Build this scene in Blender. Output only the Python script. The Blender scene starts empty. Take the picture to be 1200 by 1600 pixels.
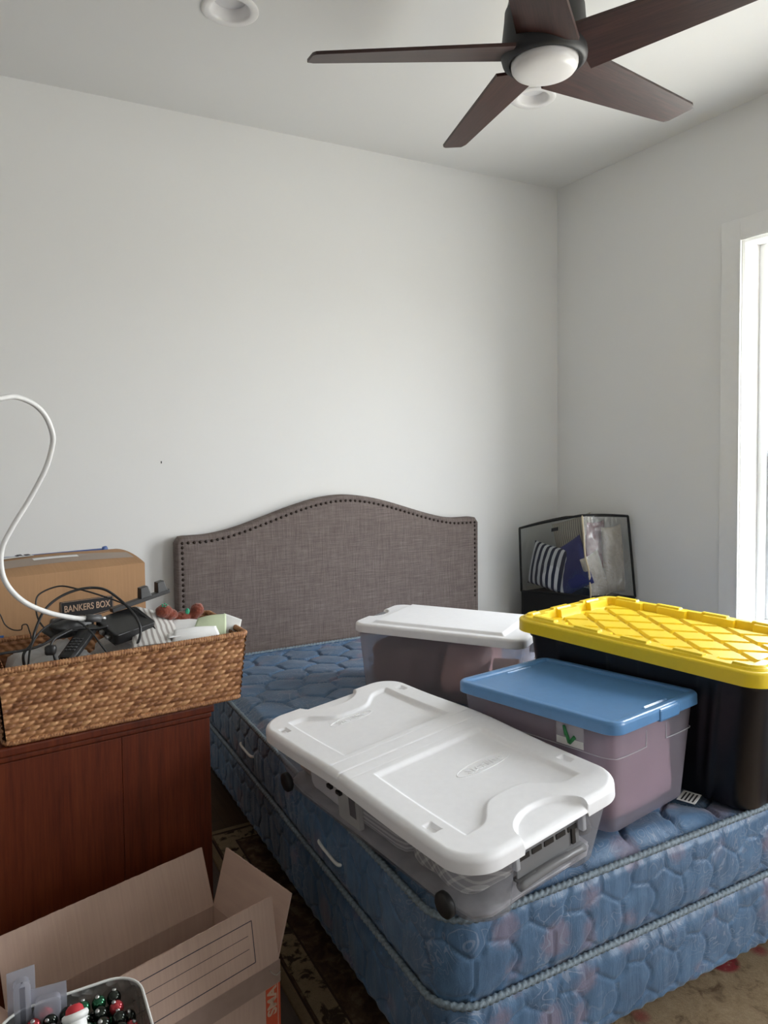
import bpy, bmesh, math, random
import numpy as np
from mathutils import Vector, Matrix, Euler

random.seed(7); np.random.seed(7)
PI = math.pi
SC = bpy.context.scene
COL = SC.collection

# ------------------------------------------------------------------ camera
CAM_H = 1.45
FPX, CY = 1136.41, 746.84
YAW, PITCH, ROLL = 0.49496, 0.044332, -0.011022
fw = np.array([math.sin(YAW)*math.cos(PITCH), math.cos(YAW)*math.cos(PITCH), -math.sin(PITCH)])
rt0 = np.array([math.cos(YAW), -math.sin(YAW), 0.0]); up0 = np.cross(rt0, fw)
rt = rt0*math.cos(ROLL) + up0*math.sin(ROLL)
upv = -rt0*math.sin(ROLL) + up0*math.cos(ROLL)
cam_d = bpy.data.cameras.new('camera'); cam = bpy.data.objects.new('camera', cam_d); COL.objects.link(cam)
cam_d.sensor_fit = 'VERTICAL'; cam_d.sensor_height = 24.0; cam_d.lens = FPX/1600*24.0
cam_d.shift_y = -(800-CY)/1600; cam_d.clip_start = 0.02
M = Matrix.Identity(4)
for i in range(3):
    M[i][0] = rt[i]; M[i][1] = upv[i]; M[i][2] = -fw[i]
M[0][3], M[1][3], M[2][3] = 0, 0, CAM_H
cam.matrix_world = M
SC.camera = cam

def ray(px, py):
    return fw + rt*(px-600)/FPX - upv*(py-CY)/FPX
def at_y(px, py, Y):
    d = ray(px, py); return np.array([0, 0, CAM_H]) + d*(Y/d[1])
def at_x(px, py, X):
    d = ray(px, py); return np.array([0, 0, CAM_H]) + d*(X/d[0])
def at_z(px, py, Z):
    d = ray(px, py); return np.array([0, 0, CAM_H]) + d*((Z-CAM_H)/d[2])

# ------------------------------------------------------------------ light, exposure
vs = SC.view_settings
vs.view_transform = 'Standard'; vs.look = 'None'; vs.gamma = 1.0; vs.use_curve_mapping = False
vs.exposure = 0.72
SC.cycles.use_denoising = True
SC.cycles.max_bounces = 12; SC.cycles.diffuse_bounces = 7; SC.cycles.glossy_bounces = 4
SC.cycles.transmission_bounces = 8; SC.cycles.transparent_max_bounces = 24
SC.cycles.caustics_reflective = False; SC.cycles.caustics_refractive = False
SC.cycles.sample_clamp_indirect = 6.0

SKY = 15.0
world = bpy.data.worlds.new('overcast_sky'); SC.world = world; world.use_nodes = True
wn = world.node_tree; wn.nodes.clear()
wo = wn.nodes.new('ShaderNodeOutputWorld'); wb = wn.nodes.new('ShaderNodeBackground')
wtc = wn.nodes.new('ShaderNodeTexCoord'); wsp = wn.nodes.new('ShaderNodeSeparateXYZ'); wr = wn.nodes.new('ShaderNodeValToRGB')
wmr = wn.nodes.new('ShaderNodeMapRange')
wn.links.new(wtc.outputs['Generated'], wsp.inputs[0]); wn.links.new(wsp.outputs['Z'], wmr.inputs['Value'])
wmr.inputs['From Min'].default_value = -1; wmr.inputs['From Max'].default_value = 1
wn.links.new(wmr.outputs[0], wr.inputs[0])
cr = wr.color_ramp
cr.elements[0].position = 0.0; cr.elements[0].color = (.62, .60, .54, 1)
cr.elements[1].position = 1.0; cr.elements[1].color = (1.25, 1.32, 1.4, 1)
e = cr.elements.new(.47); e.color = (.62, .60, .55, 1)
e = cr.elements.new(.52); e.color = (1.0, 1.0, 1.0, 1)
wn.links.new(wr.outputs[0], wb.inputs['Color']); wb.inputs['Strength'].default_value = SKY
wn.links.new(wb.outputs[0], wo.inputs['Surface'])

# ------------------------------------------------------------------ room dimensions
XL, XR, YN, YB, ZC = -2.9, 2.923, -1.55, 3.27, 2.915
WIN_A = (1.17, 2.088, 0.62, 2.332)      # the window in view, in the right wall
WIN_B = (-0.95, 0.05, 0.62, 2.332)      # its twin further along the same wall
WIN_C = (0.55, 1.75, 0.75, 2.332)       # window in the wall behind the camera (x0,x1,z0,z1)

# daylight portals in the window openings
def portal(name, loc, rot, sx, sy):
    d = bpy.data.lights.new(name, 'AREA'); d.shape = 'RECTANGLE'; d.size = sx; d.size_y = sy
    d.cycles.is_portal = True
    o = bpy.data.objects.new(name, d); COL.objects.link(o); o.location = loc; o.rotation_euler = rot
for w, nm in ((WIN_A, 'sky_portal'), (WIN_B, 'sky_portal.001')):
    portal(nm, (XR+.19, (w[0]+w[1])/2, (w[2]+w[3])/2), (0, PI/2, 0), w[3]-w[2], w[1]-w[0])
#portal('sky_portal.002', ((WIN_C[0]+WIN_C[1])/2, YN-.19, (WIN_C[2]+WIN_C[3])/2), (PI/2, 0, 0), WIN_C[1]-WIN_C[0], WIN_C[3]-WIN_C[2])

# ------------------------------------------------------------------ materials
def srgb(r, g, b):
    f = lambda c: c/12.92 if c <= .04045 else ((c+.055)/1.055)**2.4
    return (f(r/255), f(g/255), f(b/255))
class N:
    """tiny node helper"""
    def __init__(s, name):
        s.m = bpy.data.materials.new(name); s.m.use_nodes = True; s.t = s.m.node_tree
        s.b = s.t.nodes['Principled BSDF']; s.out = s.t.nodes['Material Output']
    def n(s, typ, **kw):
        x = s.t.nodes.new(typ)
        for k, v in kw.items():
            if k.startswith('i_'): x.inputs[k[2:].replace('_', ' ')].default_value = v
            else: setattr(x, k, v)
        return x
    def l(s, a, b): s.t.links.new(a, b)
    def coord(s, scale=(1, 1, 1), rot=(0, 0, 0), kind='Object'):
        c = s.n('ShaderNodeTexCoord'); m = s.n('ShaderNodeMapping')
        m.inputs['Scale'].default_value = scale; m.inputs['Rotation'].default_value = rot
        s.l(c.outputs[kind], m.inputs[0]); return m.outputs[0]
    def noise(s, vec, scale, detail=3, rough=.5, dist=0):
        x = s.n('ShaderNodeTexNoise', i_Scale=scale, i_Detail=detail, i_Roughness=rough, i_Distortion=dist)
        s.l(vec, x.inputs['Vector']); return x.outputs['Fac']
    def ramp(s, fac, stops, interp='LINEAR'):
        x = s.n('ShaderNodeValToRGB'); r = x.color_ramp; r.interpolation = interp
        while len(r.elements) < len(stops): r.elements.new(.5)
        for e, (p, c) in zip(r.elements, stops):
            e.position = p; e.color = (*c, 1) if len(c) == 3 else c
        s.l(fac, x.inputs[0]); return x.outputs[0]
    def mix(s, fac, a, b, mode='MIX'):
        x = s.n('ShaderNodeMix', data_type='RGBA', blend_type=mode)
        for v, i in ((fac, 0), (a, 6), (b, 7)):
            if isinstance(v, (int, float)): x.inputs[i].default_value = v
            elif isinstance(v, tuple): x.inputs[i].default_value = (*v, 1) if len(v) == 3 else v
            else: s.l(v, x.inputs[i])
        return x.outputs[2]
    def math(s, op, a, b=None, c=None):
        x = s.n('ShaderNodeMath', operation=op)
        for i, v in enumerate((a, b, c)):
            if v is None: continue
            if isinstance(v, (int, float)): x.inputs[i].default_value = v
            else: s.l(v, x.inputs[i])
        return x.outputs[0]
    def bump(s, h, strength=.3, dist=.005):
        x = s.n('ShaderNodeBump'); x.inputs['Strength'].default_value = strength; x.inputs['Distance'].default_value = dist
        s.l(h, x.inputs['Height']); s.l(x.outputs[0], s.b.inputs['Normal'])
    def base(s, c):
        if isinstance(c, tuple): s.b.inputs['Base Color'].default_value = (*c, 1)
        else: s.l(c, s.b.inputs['Base Color'])
    def set(s, **kw):
        for k, v in kw.items(): s.b.inputs[k.replace('_', ' ')].default_value = v
        return s
def plain(name, c, rough=.5, var=.08, bump=0, scale=40, **kw):
    k = N(name)
    v = k.coord()
    f = k.noise(v, scale, 3)
    lo = tuple(max(0, x*(1-var)) for x in c); hi = tuple(min(1, x*(1+var)) for x in c)
    k.base(k.ramp(f, [(.3, lo), (.7, hi)])); k.set(Roughness=rough, **kw)
    if bump: k.bump(f, bump, .002)
    return k.m
def frosted(name, col, clear=.45, rough=.35, tint=(.9, .9, .92)):
    k = N(name); v = k.coord(); f = k.noise(v, 9, 3)
    k.base(k.ramp(f, [(.3, tuple(c*.93 for c in col)), (.7, col)])); k.set(Roughness=rough, Specular_IOR_Level=.5)
    t = k.n('ShaderNodeBsdfTransparent'); t.inputs[0].default_value = (*tint, 1)
    tl = k.n('ShaderNodeBsdfTranslucent'); tl.inputs[0].default_value = (*col, 1)
    m0 = k.n('ShaderNodeMixShader'); m0.inputs[0].default_value = .4; k.l(k.b.outputs[0], m0.inputs[1]); k.l(tl.outputs[0], m0.inputs[2])
    mx = k.n('ShaderNodeMixShader'); mx.inputs[0].default_value = clear
    k.l(m0.outputs[0], mx.inputs[1]); k.l(t.outputs[0], mx.inputs[2]); k.l(mx.outputs[0], k.out.inputs[0])
    return k.m
def clear_film(name, tint=(.93, .95, .96), gloss=.14, wrinkle=60, strength=.5, rough=.05):
    k = N(name); v = k.coord(); f = k.noise(v, wrinkle, 4, .6, 1.5)
    t = k.n('ShaderNodeBsdfTransparent'); t.inputs[0].default_value = (*tint, 1)
    k.base((.9, .92, .95)); k.set(Roughness=rough, Metallic=0.0, Specular_IOR_Level=1.0)
    g = k.n('ShaderNodeBsdfGlossy'); g.inputs['Roughness'].default_value = rough
    bp = k.n('ShaderNodeBump'); bp.inputs['Strength'].default_value = strength; bp.inputs['Distance'].default_value = .01
    k.l(f, bp.inputs['Height']); k.l(bp.outputs[0], g.inputs['Normal'])
    mx = k.n('ShaderNodeMixShader'); mx.inputs[0].default_value = gloss
    k.l(t.outputs[0], mx.inputs[1]); k.l(g.outputs[0], mx.inputs[2]); k.l(mx.outputs[0], k.out.inputs[0])
    return k.m

M_ = {}
def wall_mat(name, c):
    k = N(name); v = k.coord(); f = k.noise(v, 220, 2); g = k.noise(v, 1.3, 2)
    k.base(k.ramp(g, [(.3, tuple(x*.985 for x in c)), (.7, c)])); k.set(Roughness=.75, Specular_IOR_Level=.25); k.bump(f, .05, .001)
    return k.m
M_['wall'] = wall_mat('white_wall_paint', (.80, .80, .79))
M_['ceiling'] = wall_mat('white_ceiling_paint', (.78, .78, .77))
M_['trim'] = plain('white_trim_paint', (.82, .82, .81), .35, .01)
M_['vinyl'] = plain('white_window_vinyl', (.85, .86, .87), .3, .01)
k = N('window_glass'); t = k.n('ShaderNodeBsdfTransparent'); t.inputs[0].default_value = (.945, .957, .965, 1)
g = k.n('ShaderNodeBsdfGlossy'); g.inputs['Roughness'].default_value = .02
mx = k.n('ShaderNodeMixShader'); mx.inputs[0].default_value = .06
k.l(t.outputs[0], mx.inputs[1]); k.l(g.outputs[0], mx.inputs[2]); k.l(mx.outputs[0], k.out.inputs[0]); M_['glass'] = k.m

def wood(name, dark, mid, light, along='x', scale=1.0, rough=.4, spec=.5):
    k = N(name)
    sc = {'x': (1.2, 22, 22), 'y': (22, 1.2, 22), 'z': (22, 22, 1.2)}[along]
    v = k.coord(tuple(s*scale for s in sc)); a = k.noise(v, 1.0, 6, .6, .8); fine = k.noise(v, 7, 4, .6, .3)
    big = k.noise(k.coord((1, 1, 1)), 2.2*scale, 2)
    c = k.ramp(a, [(.25, dark), (.5, mid), (.78, light)])
    c = k.mix(.35, c, k.ramp(fine, [(.3, dark), (.7, light)])); c = k.mix(k.math('MULTIPLY', big, .35), c, dark)
    k.base(c); k.set(Roughness=rough, Specular_IOR_Level=spec); k.bump(fine, .08, .001); return k.m
M_['chest'] = wood('red_brown_stained_oak', (.036, .0055, .002), (.105, .0155, .004), (.19, .040, .010), 'z', 1.0, .5, .3)
M_['blade'] = wood('dark_walnut_blade', (.010, .0035, .003), (.040, .013, .010), (.10, .040, .030), 'x', 1.3, .42)
M_['bronze'] = plain('dark_bronze_metal', (.022, .014, .013), .42, .15, 0, 30, Metallic=.2)
M_['bronze_dark'] = plain('black_bronze_metal', (.010, .010, .012), .5, .1, 0, 30)
M_['opal'] = plain('white_opal_glass', (.80, .79, .79), .3, .01)
M_['lens'] = plain('white_lamp_lens', (.72, .72, .74), .5, .01)

# hardwood floor: dark brown boards running along y
k = N('dark_hardwood_floor'); v = k.coord((1, 1, 1), (0, 0, PI/2))
br = k.n('ShaderNodeTexBrick'); k.l(v, br.inputs['Vector'])
br.inputs['Scale'].default_value = 1; br.inputs['Brick Width'].default_value = 1.1; br.inputs['Row Height'].default_value = .083
br.inputs['Mortar Size'].default_value = .0018; br.inputs['Color1'].default_value = (.05, .028, .016, 1); br.inputs['Color2'].default_value = (.085, .048, .027, 1); br.inputs['Mortar'].default_value = (.012, .008, .005, 1)
gr = k.noise(k.coord((30, 2, 2)), 2, 5, .6, .5)
k.base(k.mix(.5, br.outputs['Color'], k.ramp(gr, [(.3, (.03, .016, .01)), (.7, (.1, .058, .032))]))); k.set(Roughness=.35); k.bump(br.outputs['Fac'], -.2, .001)
M_['floor'] = k.m

# oriental rug (object space: x across, y along)
k = N('oriental_rug_pile'); v = k.coord()
vo = k.n('ShaderNodeTexVoronoi', i_Scale=6.5, i_Randomness=.85); k.l(v, vo.inputs['Vector'])
fl = k.ramp(vo.outputs['Distance'], [(.0, (1, 1, 1)), (.26, (1, 1, 1)), (.33, (0, 0, 0))])
n1 = k.noise(v, 34, 4, .65, .3); n2 = k.noise(v, 16, 4, .65, .4); pile = k.noise(v, 420, 2)
field = k.ramp(n2, [(.34, (.17, .11, .065)), (.47, (.40, .29, .175)), (.7, (.50, .375, .24))])
flower = k.ramp(n1, [(.36, (.12, .06, .04)), (.42, (.30, .03, .04)), (.58, (.36, .05, .06)), (.66, (.44, .31, .19))])
c = k.mix(fl, field, flower)
sx = k.n('ShaderNodeSeparateXYZ'); k.l(v, sx.inputs[0])
def band(x, lo, hi):
    return k.math('MULTIPLY', k.math('GREATER_THAN', x, lo), k.math('LESS_THAN', x, hi))
edge = k.n('ShaderNodeMath', operation='MINIMUM'); 
ax = k.math('SUBTRACT', 1.05, k.math('ABSOLUTE', sx.outputs['X'])); ay = k.math('SUBTRACT', 1.72, k.math('ABSOLUTE', sx.outputs['Y']))
k.l(ax, edge.inputs[0]); k.l(ay, edge.inputs[1]); dd = edge.outputs[0]
bord = k.ramp(k.noise(v, 26, 4, .6, .6), [(.40, (.05, .03, .02)), (.47, (.33, .24, .14)), (.7, (.38, .28, .17))])
dark = k.ramp(k.noise(v, 24, 4, .6, .5), [(.40, (.06, .03, .02)), (.55, (.13, .075, .045)), (.66, (.22, .15, .09))])
c = k.mix(band(dd, -.1, .30), c, dark)
c = k.mix(band(dd, .035, .10), c, bord); c = k.mix(band(dd, .27, .33), c, bord)
c = k.mix(band(dd, -.1, .022), c, (.30, .21, .12)); c = k.mix(band(dd, .022, .028), c, (.04, .02, .015))
c = k.mix(band(dd, .10, .106), c, (.05, .025, .018))
c = k.mix(k.math('MULTIPLY', k.noise(v, 150, 4, .7), .6), c, (.07, .045, .028))
k.base(c); k.set(Roughness=.95, Specular_IOR_Level=.1); k.bump(pile, .8, .006); M_['rug'] = k.m

# blue damask ticking
def damask(name, gain=1.0, gather=0):
    k = N(name); v = k.coord()
    big = k.noise(v, 5.5, 2, .5, .6)
    b0 = tuple(x*gain for x in (.042, .098, .185)); b1 = tuple(x*gain for x in (.082, .175, .31))
    c = k.ramp(k.noise(v, 14, 4, .6, .8), [(.3, b0), (.7, b1)])
    vo = k.n('ShaderNodeTexVoronoi', i_Scale=8.5, i_Randomness=1); k.l(v, vo.inputs['Vector'])
    petal = k.math('MULTIPLY', k.ramp(k.math('ADD', vo.outputs['Distance'], k.math('MULTIPLY', k.noise(v, 45, 3, .6, 1), .35)), [(.42, (1, 1, 1)), (.56, (0, 0, 0))]), k.ramp(big, [(.44, (0, 0, 0)), (.55, (1, 1, 1))]))
    c = k.mix(k.math('MULTIPLY', petal, .75), c, tuple(x*gain for x in (.22, .175, .235)))
    sw = k.noise(v, 8, 1.6, .45, 2.6)
    line = k.math('LESS_THAN', k.math('ABSOLUTE', k.math('SUBTRACT', k.math('FRACT', k.math('MULTIPLY', sw, 9)), .5)), .085)
    line = k.math('MULTIPLY', line, k.ramp(k.noise(v, 4.6, 2), [(.44, (0, 0, 0)), (.52, (1, 1, 1))]))
    c = k.mix(k.math('MULTIPLY', line, .62), c, tuple(x*gain for x in (.25, .29, .38)))
    weave = k.noise(k.coord((1, 1, 1)), 900, 1)
    c = k.mix(.12, c, k.ramp(weave, [(.4, (.03, .05, .09)), (.6, (.2, .3, .45))]))
    k.base(c); k.set(Roughness=.42, Specular_IOR_Level=.45, Sheen_Weight=.15)
    w = k.noise(k.coord((1, 1, .25)), 38, 4, .6, 1.0)
    k.bump(k.math('ADD', k.math('MULTIPLY', w, .8), k.math('MULTIPLY', line, -.25)), .45, .006)
    return k.m
M_['ticking'] = damask('blue_damask_ticking', .92)
M_['rope'] = plain('grey_blue_piping_cord', (.16, .205, .24), .6, .35, .2, 160)
M_['cord_white'] = plain('white_cord', (.72, .72, .68), .5, .05)

# headboard linen
k = N('taupe_linen'); v = k.coord()
a = k.noise(k.coord((5, 5, 120)), 2.2, 4, .65); b = k.noise(k.coord((120, 5, 5)), 2.2, 4, .65); f = k.noise(v, 700, 1)
wv = k.math('ADD', k.math('MULTIPLY', a, .5), k.math('MULTIPLY', b, .5))
c = k.ramp(wv, [(.36, (.110, .084, .077)), (.5, (.170, .137, .126)), (.64, (.255, .215, .20))])
c = k.mix(.25, c, k.ramp(f, [(.4, (.09, .072, .068)), (.6, (.22, .19, .18))]))
k.base(c); k.set(Roughness=.9, Specular_IOR_Level=.15); k.bump(k.math('ADD', wv, k.math('MULTIPLY', f, .4)), .35, .002); M_['linen'] = k.m
M_['nail'] = plain('antique_bronze_nail', (.045, .032, .026), .35, .2, 0, 90, Metallic=.7)
M_['iron'] = plain('black_bed_iron', (.012, .011, .011), .5, .1)

M_['lid_white'] = plain('white_polypropylene', (.86, .86, .88), .38, .015, .02, 60)
M_['tote_clear'] = frosted('frosted_clear_plastic', (.50, .50, .53), .63, .25, (.97, .97, .98))
M_['tote_clear_back'] = frosted('hazy_clear_plastic', (.52, .48, .50), .54, .25, (.97, .96, .97))
M_['tote_mauve'] = frosted('hazy_grey_plastic', (.44, .41, .47), .55, .3, (.95, .93, .97))
M_['plastic_rib'] = frosted('milky_clear_plastic', (.66, .67, .70), .3, .2)
M_['plastic_grey'] = frosted('grey_clear_plastic', (.36, .36, .37), .25, .2)
M_['lid_blue'] = plain('blue_polypropylene', (.085, .215, .42), .3, .04, .01, 50)
M_['lid_yellow'] = plain('yellow_polypropylene', (.85, .61, .018), .36, .02, .01, 60)
M_['bin_black'] = plain('black_polypropylene', (.006, .006, .009), .32, .1, .02, 60)
M_['rubber'] = plain('black_rubber', (.012, .012, .013), .55, .1)
M_['black'] = plain('black_plastic', (.011, .011, .012), .4, .1)
M_['black_gloss'] = plain('black_matte_gloss_plastic', (.016, .016, .017), .28, .1)
M_['grey_dark'] = plain('dark_grey_plastic', (.06, .06, .063), .45, .1)
M_['silver'] = plain('silver_metal', (.5, .5, .5), .3, .05, 0, 30, Metallic=.9)
M_['white_plastic'] = plain('white_plastic', (.78, .78, .77), .35, .02)
M_['paper'] = plain('white_paper', (.78, .78, .78), .7, .03, .05, 30)
M_['paper_grey'] = plain('grey_white_card', (.62, .62, .60), .7, .03)
M_['paper_green'] = plain('pale_green_paper', (.60, .68, .47), .7, .04, .05, 30)
k = N('printed_white_paper'); v = k.coord((1, 1, 1)); 
wv = k.n('ShaderNodeTexWave', i_Scale=22, i_Distortion=1.5); k.l(v, wv.inputs['Vector'])
k.base(k.ramp(wv.outputs['Fac'], [(.25, (.36, .33, .31)), (.45, (.66, .63, .6)), (.6, (.72, .71, .69))])); k.set(Roughness=.5); M_['paper_print'] = k.m

def cardboard(name, c):
    k = N(name); v = k.coord((1, 1, 1)); st = k.noise(k.coord((90, 3, 3)), 2, 3); n = k.noise(v, 6, 4)
    f = k.noise(v, 260, 2)
    a = k.ramp(n, [(.3, tuple(x*.9 for x in c)), (.7, tuple(min(1, x*1.08) for x in c))])
    k.base(k.mix(.22, a, k.ramp(st, [(.35, tuple(x*.78 for x in c)), (.65, tuple(x*1.1 for x in c))])))
    k.set(Roughness=.85, Specular_IOR_Level=.2); k.bump(k.math('ADD', st, f), .12, .001); return k.m
M_['carton'] = cardboard('brown_cardboard', (.52, .375, .305))
M_['carton_tan'] = cardboard('tan_cardboard', (.40, .235, .125))
M_['tape_brown'] = plain('brown_packing_tape', (.33, .235, .195), .3, .05)
M_['tape_clear'] = frosted('cloudy_packing_tape', (.62, .54, .47), .25, .25)
M_['tape_blue'] = frosted('blue_film_tape', (.10, .20, .52), .15, .3)
M_['print_red'] = plain('red_orange_print', (.56, .085, .035), .7, .05)
M_['print_tan'] = plain('tan_print', (.55, .38, .27), .7, .03)
M_['print_black'] = plain('black_print', (.012, .012, .014), .6, .05)
M_['print_ink'] = plain('dark_ink', (.03, .03, .045), .7, .05)
M_['print_blue'] = plain('blue_print', (.03, .12, .36), .6, .05)
M_['print_green'] = plain('green_print', (.025, .19, .06), .6, .05)

# basket: per-strand tone carried in a colour attribute (strands differ in their own colour; shade in the gaps and inside is painted in)
k = N('seagrass_strands'); at = k.n('ShaderNodeAttribute', attribute_name='tone'); sp = k.n('ShaderNodeSeparateColor'); k.l(at.outputs['Color'], sp.inputs[0])
v = k.coord((60, 60, 140), (0, 0, 0)); f = k.noise(v, 2.0, 3)
tone = k.math('ADD', k.math('MULTIPLY', sp.outputs[0], .75), k.math('MULTIPLY', f, .3))
k.base(k.ramp(tone, [(.12, (.045, .017, .009)), (.38, (.20, .080, .032)), (.62, (.40, .19, .082)), (.95, (.62, .37, .18))])); k.set(Roughness=.55, Specular_IOR_Level=.4); k.bump(f, .25, .002); M_['seagrass'] = k.m

def stripes(name, c1, c2, scale, axis='X', duty=.5, rough=.85):
    k = N(name); v = k.coord(); s = k.n('ShaderNodeSeparateXYZ'); k.l(v, s.inputs[0])
    f = k.math('LESS_THAN', k.math('FRACT', k.math('MULTIPLY', s.outputs[axis], scale)), duty)
    k.base(k.mix(f, c1, c2)); k.set(Roughness=rough, Specular_IOR_Level=.15); return k.m
M_['stripe_pillow'] = stripes('navy_white_stripe', (.030, .035, .06), (.62, .63, .65), 26, 'Y', .5)
M_['navy'] = plain('navy_cotton', (.022, .03, .145), .8, .1, .1, 200)
M_['beige'] = plain('beige_cotton', (.42, .38, .31), .85, .08, .3, 60)
M_['ruffle'] = stripes('beige_ruffle', (.40, .37, .31), (.20, .18, .155), 75, 'X', .35)
M_['burgundy'] = plain('burgundy_cotton', (.15, .018, .03), .8, .1, .1, 100)
M_['grey_cloth'] = plain('grey_cloth', (.42, .42, .45), .9, .2, .4, 25)
M_['dark_cloth'] = plain('dark_clothing', (.24, .17, .18), .9, .5, .5, 14)
M_['mauve_cloth'] = plain('mauve_blanket', (.40, .26, .30), .9, .12, .3, 12)
M_['pink_bag'] = plain('pinkish_plastic_bag', (.66, .42, .40), .45, .25, .6, 16)
M_['tan_cloth'] = plain('tan_pink_cloth', (.72, .54, .48), .9, .1, .3, 20)
M_['white_cloth'] = plain('white_cloth', (.86, .86, .90), .9, .06, .3, 20)
M_['linen_stripe'] = stripes('grey_fine_stripe', (.40, .40, .44), (.74, .74, .78), 95, 'Z', .5)
k = N('grey_plaid'); v = k.coord((1, 1, 1), (.5, .7, .4)); s = k.n('ShaderNodeSeparateXYZ'); k.l(v, s.inputs[0])
fa = k.math('LESS_THAN', k.math('FRACT', k.math('MULTIPLY', s.outputs['X'], 55)), .3); fb = k.math('LESS_THAN', k.math('FRACT', k.math('MULTIPLY', s.outputs['Z'], 55)), .3)
k.base(k.mix(k.math('MULTIPLY', k.math('ADD', fa, fb), .5), (.34, .34, .36), (.9, .9, .88))); k.set(Roughness=.9); M_['plaid'] = k.m
M_['bag_black'] = plain('black_woven_nylon', (.008, .008, .009), .75, .1, .2, 300)
M_['zip'] = plain('brass_beige_zip', (.52, .43, .28), .4, .1)
M_['vinyl_clear'] = clear_film('clear_vinyl', (.86, .88, .88), .10, 7, .6, .06)
M_['vinyl_crinkle'] = clear_film('crinkled_clear_vinyl', (.88, .88, .88), .20, 20, 1.0, .04)
M_['film'] = clear_film('clear_plastic_film', (.88, .90, .94), .22, 45, .8, .12)
M_['bag_film'] = frosted('crumpled_white_plastic', (.80, .81, .82), .15, .3)
M_['blister'] = frosted('blister_plastic', (.62, .64, .72), .58, .12)
k = N('dark_faceted_plastic'); v = k.coord(); vo = k.n('ShaderNodeTexVoronoi', i_Scale=60); k.l(v, vo.inputs['Vector'])
k.base((.075, .078, .075)); k.set(Roughness=.12, Specular_IOR_Level=.7); k.bump(vo.outputs['Distance'], .9, .006)
t = k.n('ShaderNodeBsdfTransparent'); t.inputs[0].default_value = (.8, .8, .8, 1); mx = k.n('ShaderNodeMixShader'); mx.inputs[0].default_value = .10
k.l(k.b.outputs[0], mx.inputs[1]); k.l(t.outputs[0], mx.inputs[2]); k.l(mx.outputs[0], k.out.inputs[0]); M_['tub'] = k.m
M_['fur'] = plain('brown_plush', (.17, .035, .016), .95, .3, .8, 160, Sheen_Weight=.3)
M_['green'] = plain('green_ribbon', (.02, .30, .16), .45, .1)
M_['red'] = plain('red_felt', (.45, .02, .03), .7, .1)
M_['orange'] = plain('orange_plastic', (.75, .28, .03), .35, .1)
M_['ball_silver'] = plain('silver_bauble', (.42, .42, .42), .12, .1, 0, 30, Metallic=1.0)
M_['ball_dark'] = plain('dark_bauble', (.03, .035, .03), .1, .1, 0, 30, Metallic=.8)
M_['ball_green'] = plain('green_bauble', (.02, .10, .05), .12, .1, 0, 30, Metallic=.7)
M_['ball_red'] = plain('red_bauble', (.40, .04, .05), .15, .1, 0, 30, Metallic=.5)
M_['stool'] = wood('dark_stained_wood', (.010, .006, .004), (.024, .014, .01), (.045, .028, .02), 'x', 1, .45)

# ------------------------------------------------------------------ mesh helpers
def new_obj(name, verts, faces, mat, parent=None, smooth=True, tone=None, bevel=0, auto=None, mats=None, midx=None):
    me = bpy.data.meshes.new(name)
    me.from_pydata([tuple(map(float, v)) for v in verts], [], [tuple(map(int, f)) for f in faces]); me.validate()
    if mats:
        for m in mats: me.materials.append(m)
        if midx is not None: me.polygons.foreach_set('material_index', midx)
    else: me.materials.append(mat)
    if smooth: me.polygons.foreach_set('use_smooth', [True]*len(me.polygons))
    if tone is not None:
        a = me.color_attributes.new('tone', 'FLOAT_COLOR', 'POINT')
        arr = np.ones((len(verts), 4), dtype=np.float32); arr[:, :3] = np.asarray(tone, dtype=np.float32)[:, None]
        a.data.foreach_set('color', arr.ravel())
    if auto: me.set_sharp_from_angle(angle=math.radians(auto))
    me.update()
    o = bpy.data.objects.new(name, me); COL.objects.link(o)
    if parent is not None: o.parent = parent
    if bevel:
        b = o.modifiers.new('bevel', 'BEVEL'); b.width = bevel; b.segments = 2; b.limit_method = 'ANGLE'; b.angle_limit = math.radians(40)
    return o
def thing(name, label, cat, loc=(0, 0, 0), rot=(0, 0, 0), group=None):
    o = bpy.data.objects.new(name, None); COL.objects.link(o); o.location = tuple(map(float, loc)); o.rotation_euler = rot
    o.empty_display_size = .05; tag(o, label, cat, group); return o
def tag(o, label, cat, group=None):
    o['label'] = label; o['category'] = cat
    if group: o['group'] = group
    return o
def struct(o):
    o['kind'] = 'structure'; return o

class MB:
    def __init__(s): s.v = []; s.f = []
    def add(s, v, f, M=None):
        b = len(s.v)
        if M is not None: v = [tuple(M @ Vector(tuple(map(float, p)))) for p in v]
        s.v += [tuple(map(float, p)) for p in v]; s.f += [tuple(int(i)+b for i in q) for q in f]; return s
    def box(s, x0, x1, y0, y1, z0, z1, M=None):
        v = [(x0, y0, z0), (x1, y0, z0), (x1, y1, z0), (x0, y1, z0), (x0, y0, z1), (x1, y0, z1), (x1, y1, z1), (x0, y1, z1)]
        f = [(0, 3, 2, 1), (4, 5, 6, 7), (0, 1, 5, 4), (1, 2, 6, 5), (2, 3, 7, 6), (3, 0, 4, 7)]
        return s.add(v, f, M)
    def tube(s, pts, r, n=8, closed=False, taper=None, cap=True):
        return s.add(*tube_vf(pts, r, n, closed, taper, cap))
    def lathe(s, prof, n=32, M=None, cap0=False, cap1=False):
        return s.add(*lathe_vf(prof, n, cap0, cap1), M)
    def loft(s, rings, cap0=True, cap1=True, M=None):
        return s.add(*loft_vf(rings, cap0, cap1), M)
    def obj(s, name, mat, parent=None, **kw): return new_obj(name, s.v, s.f, mat, parent, **kw)
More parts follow.
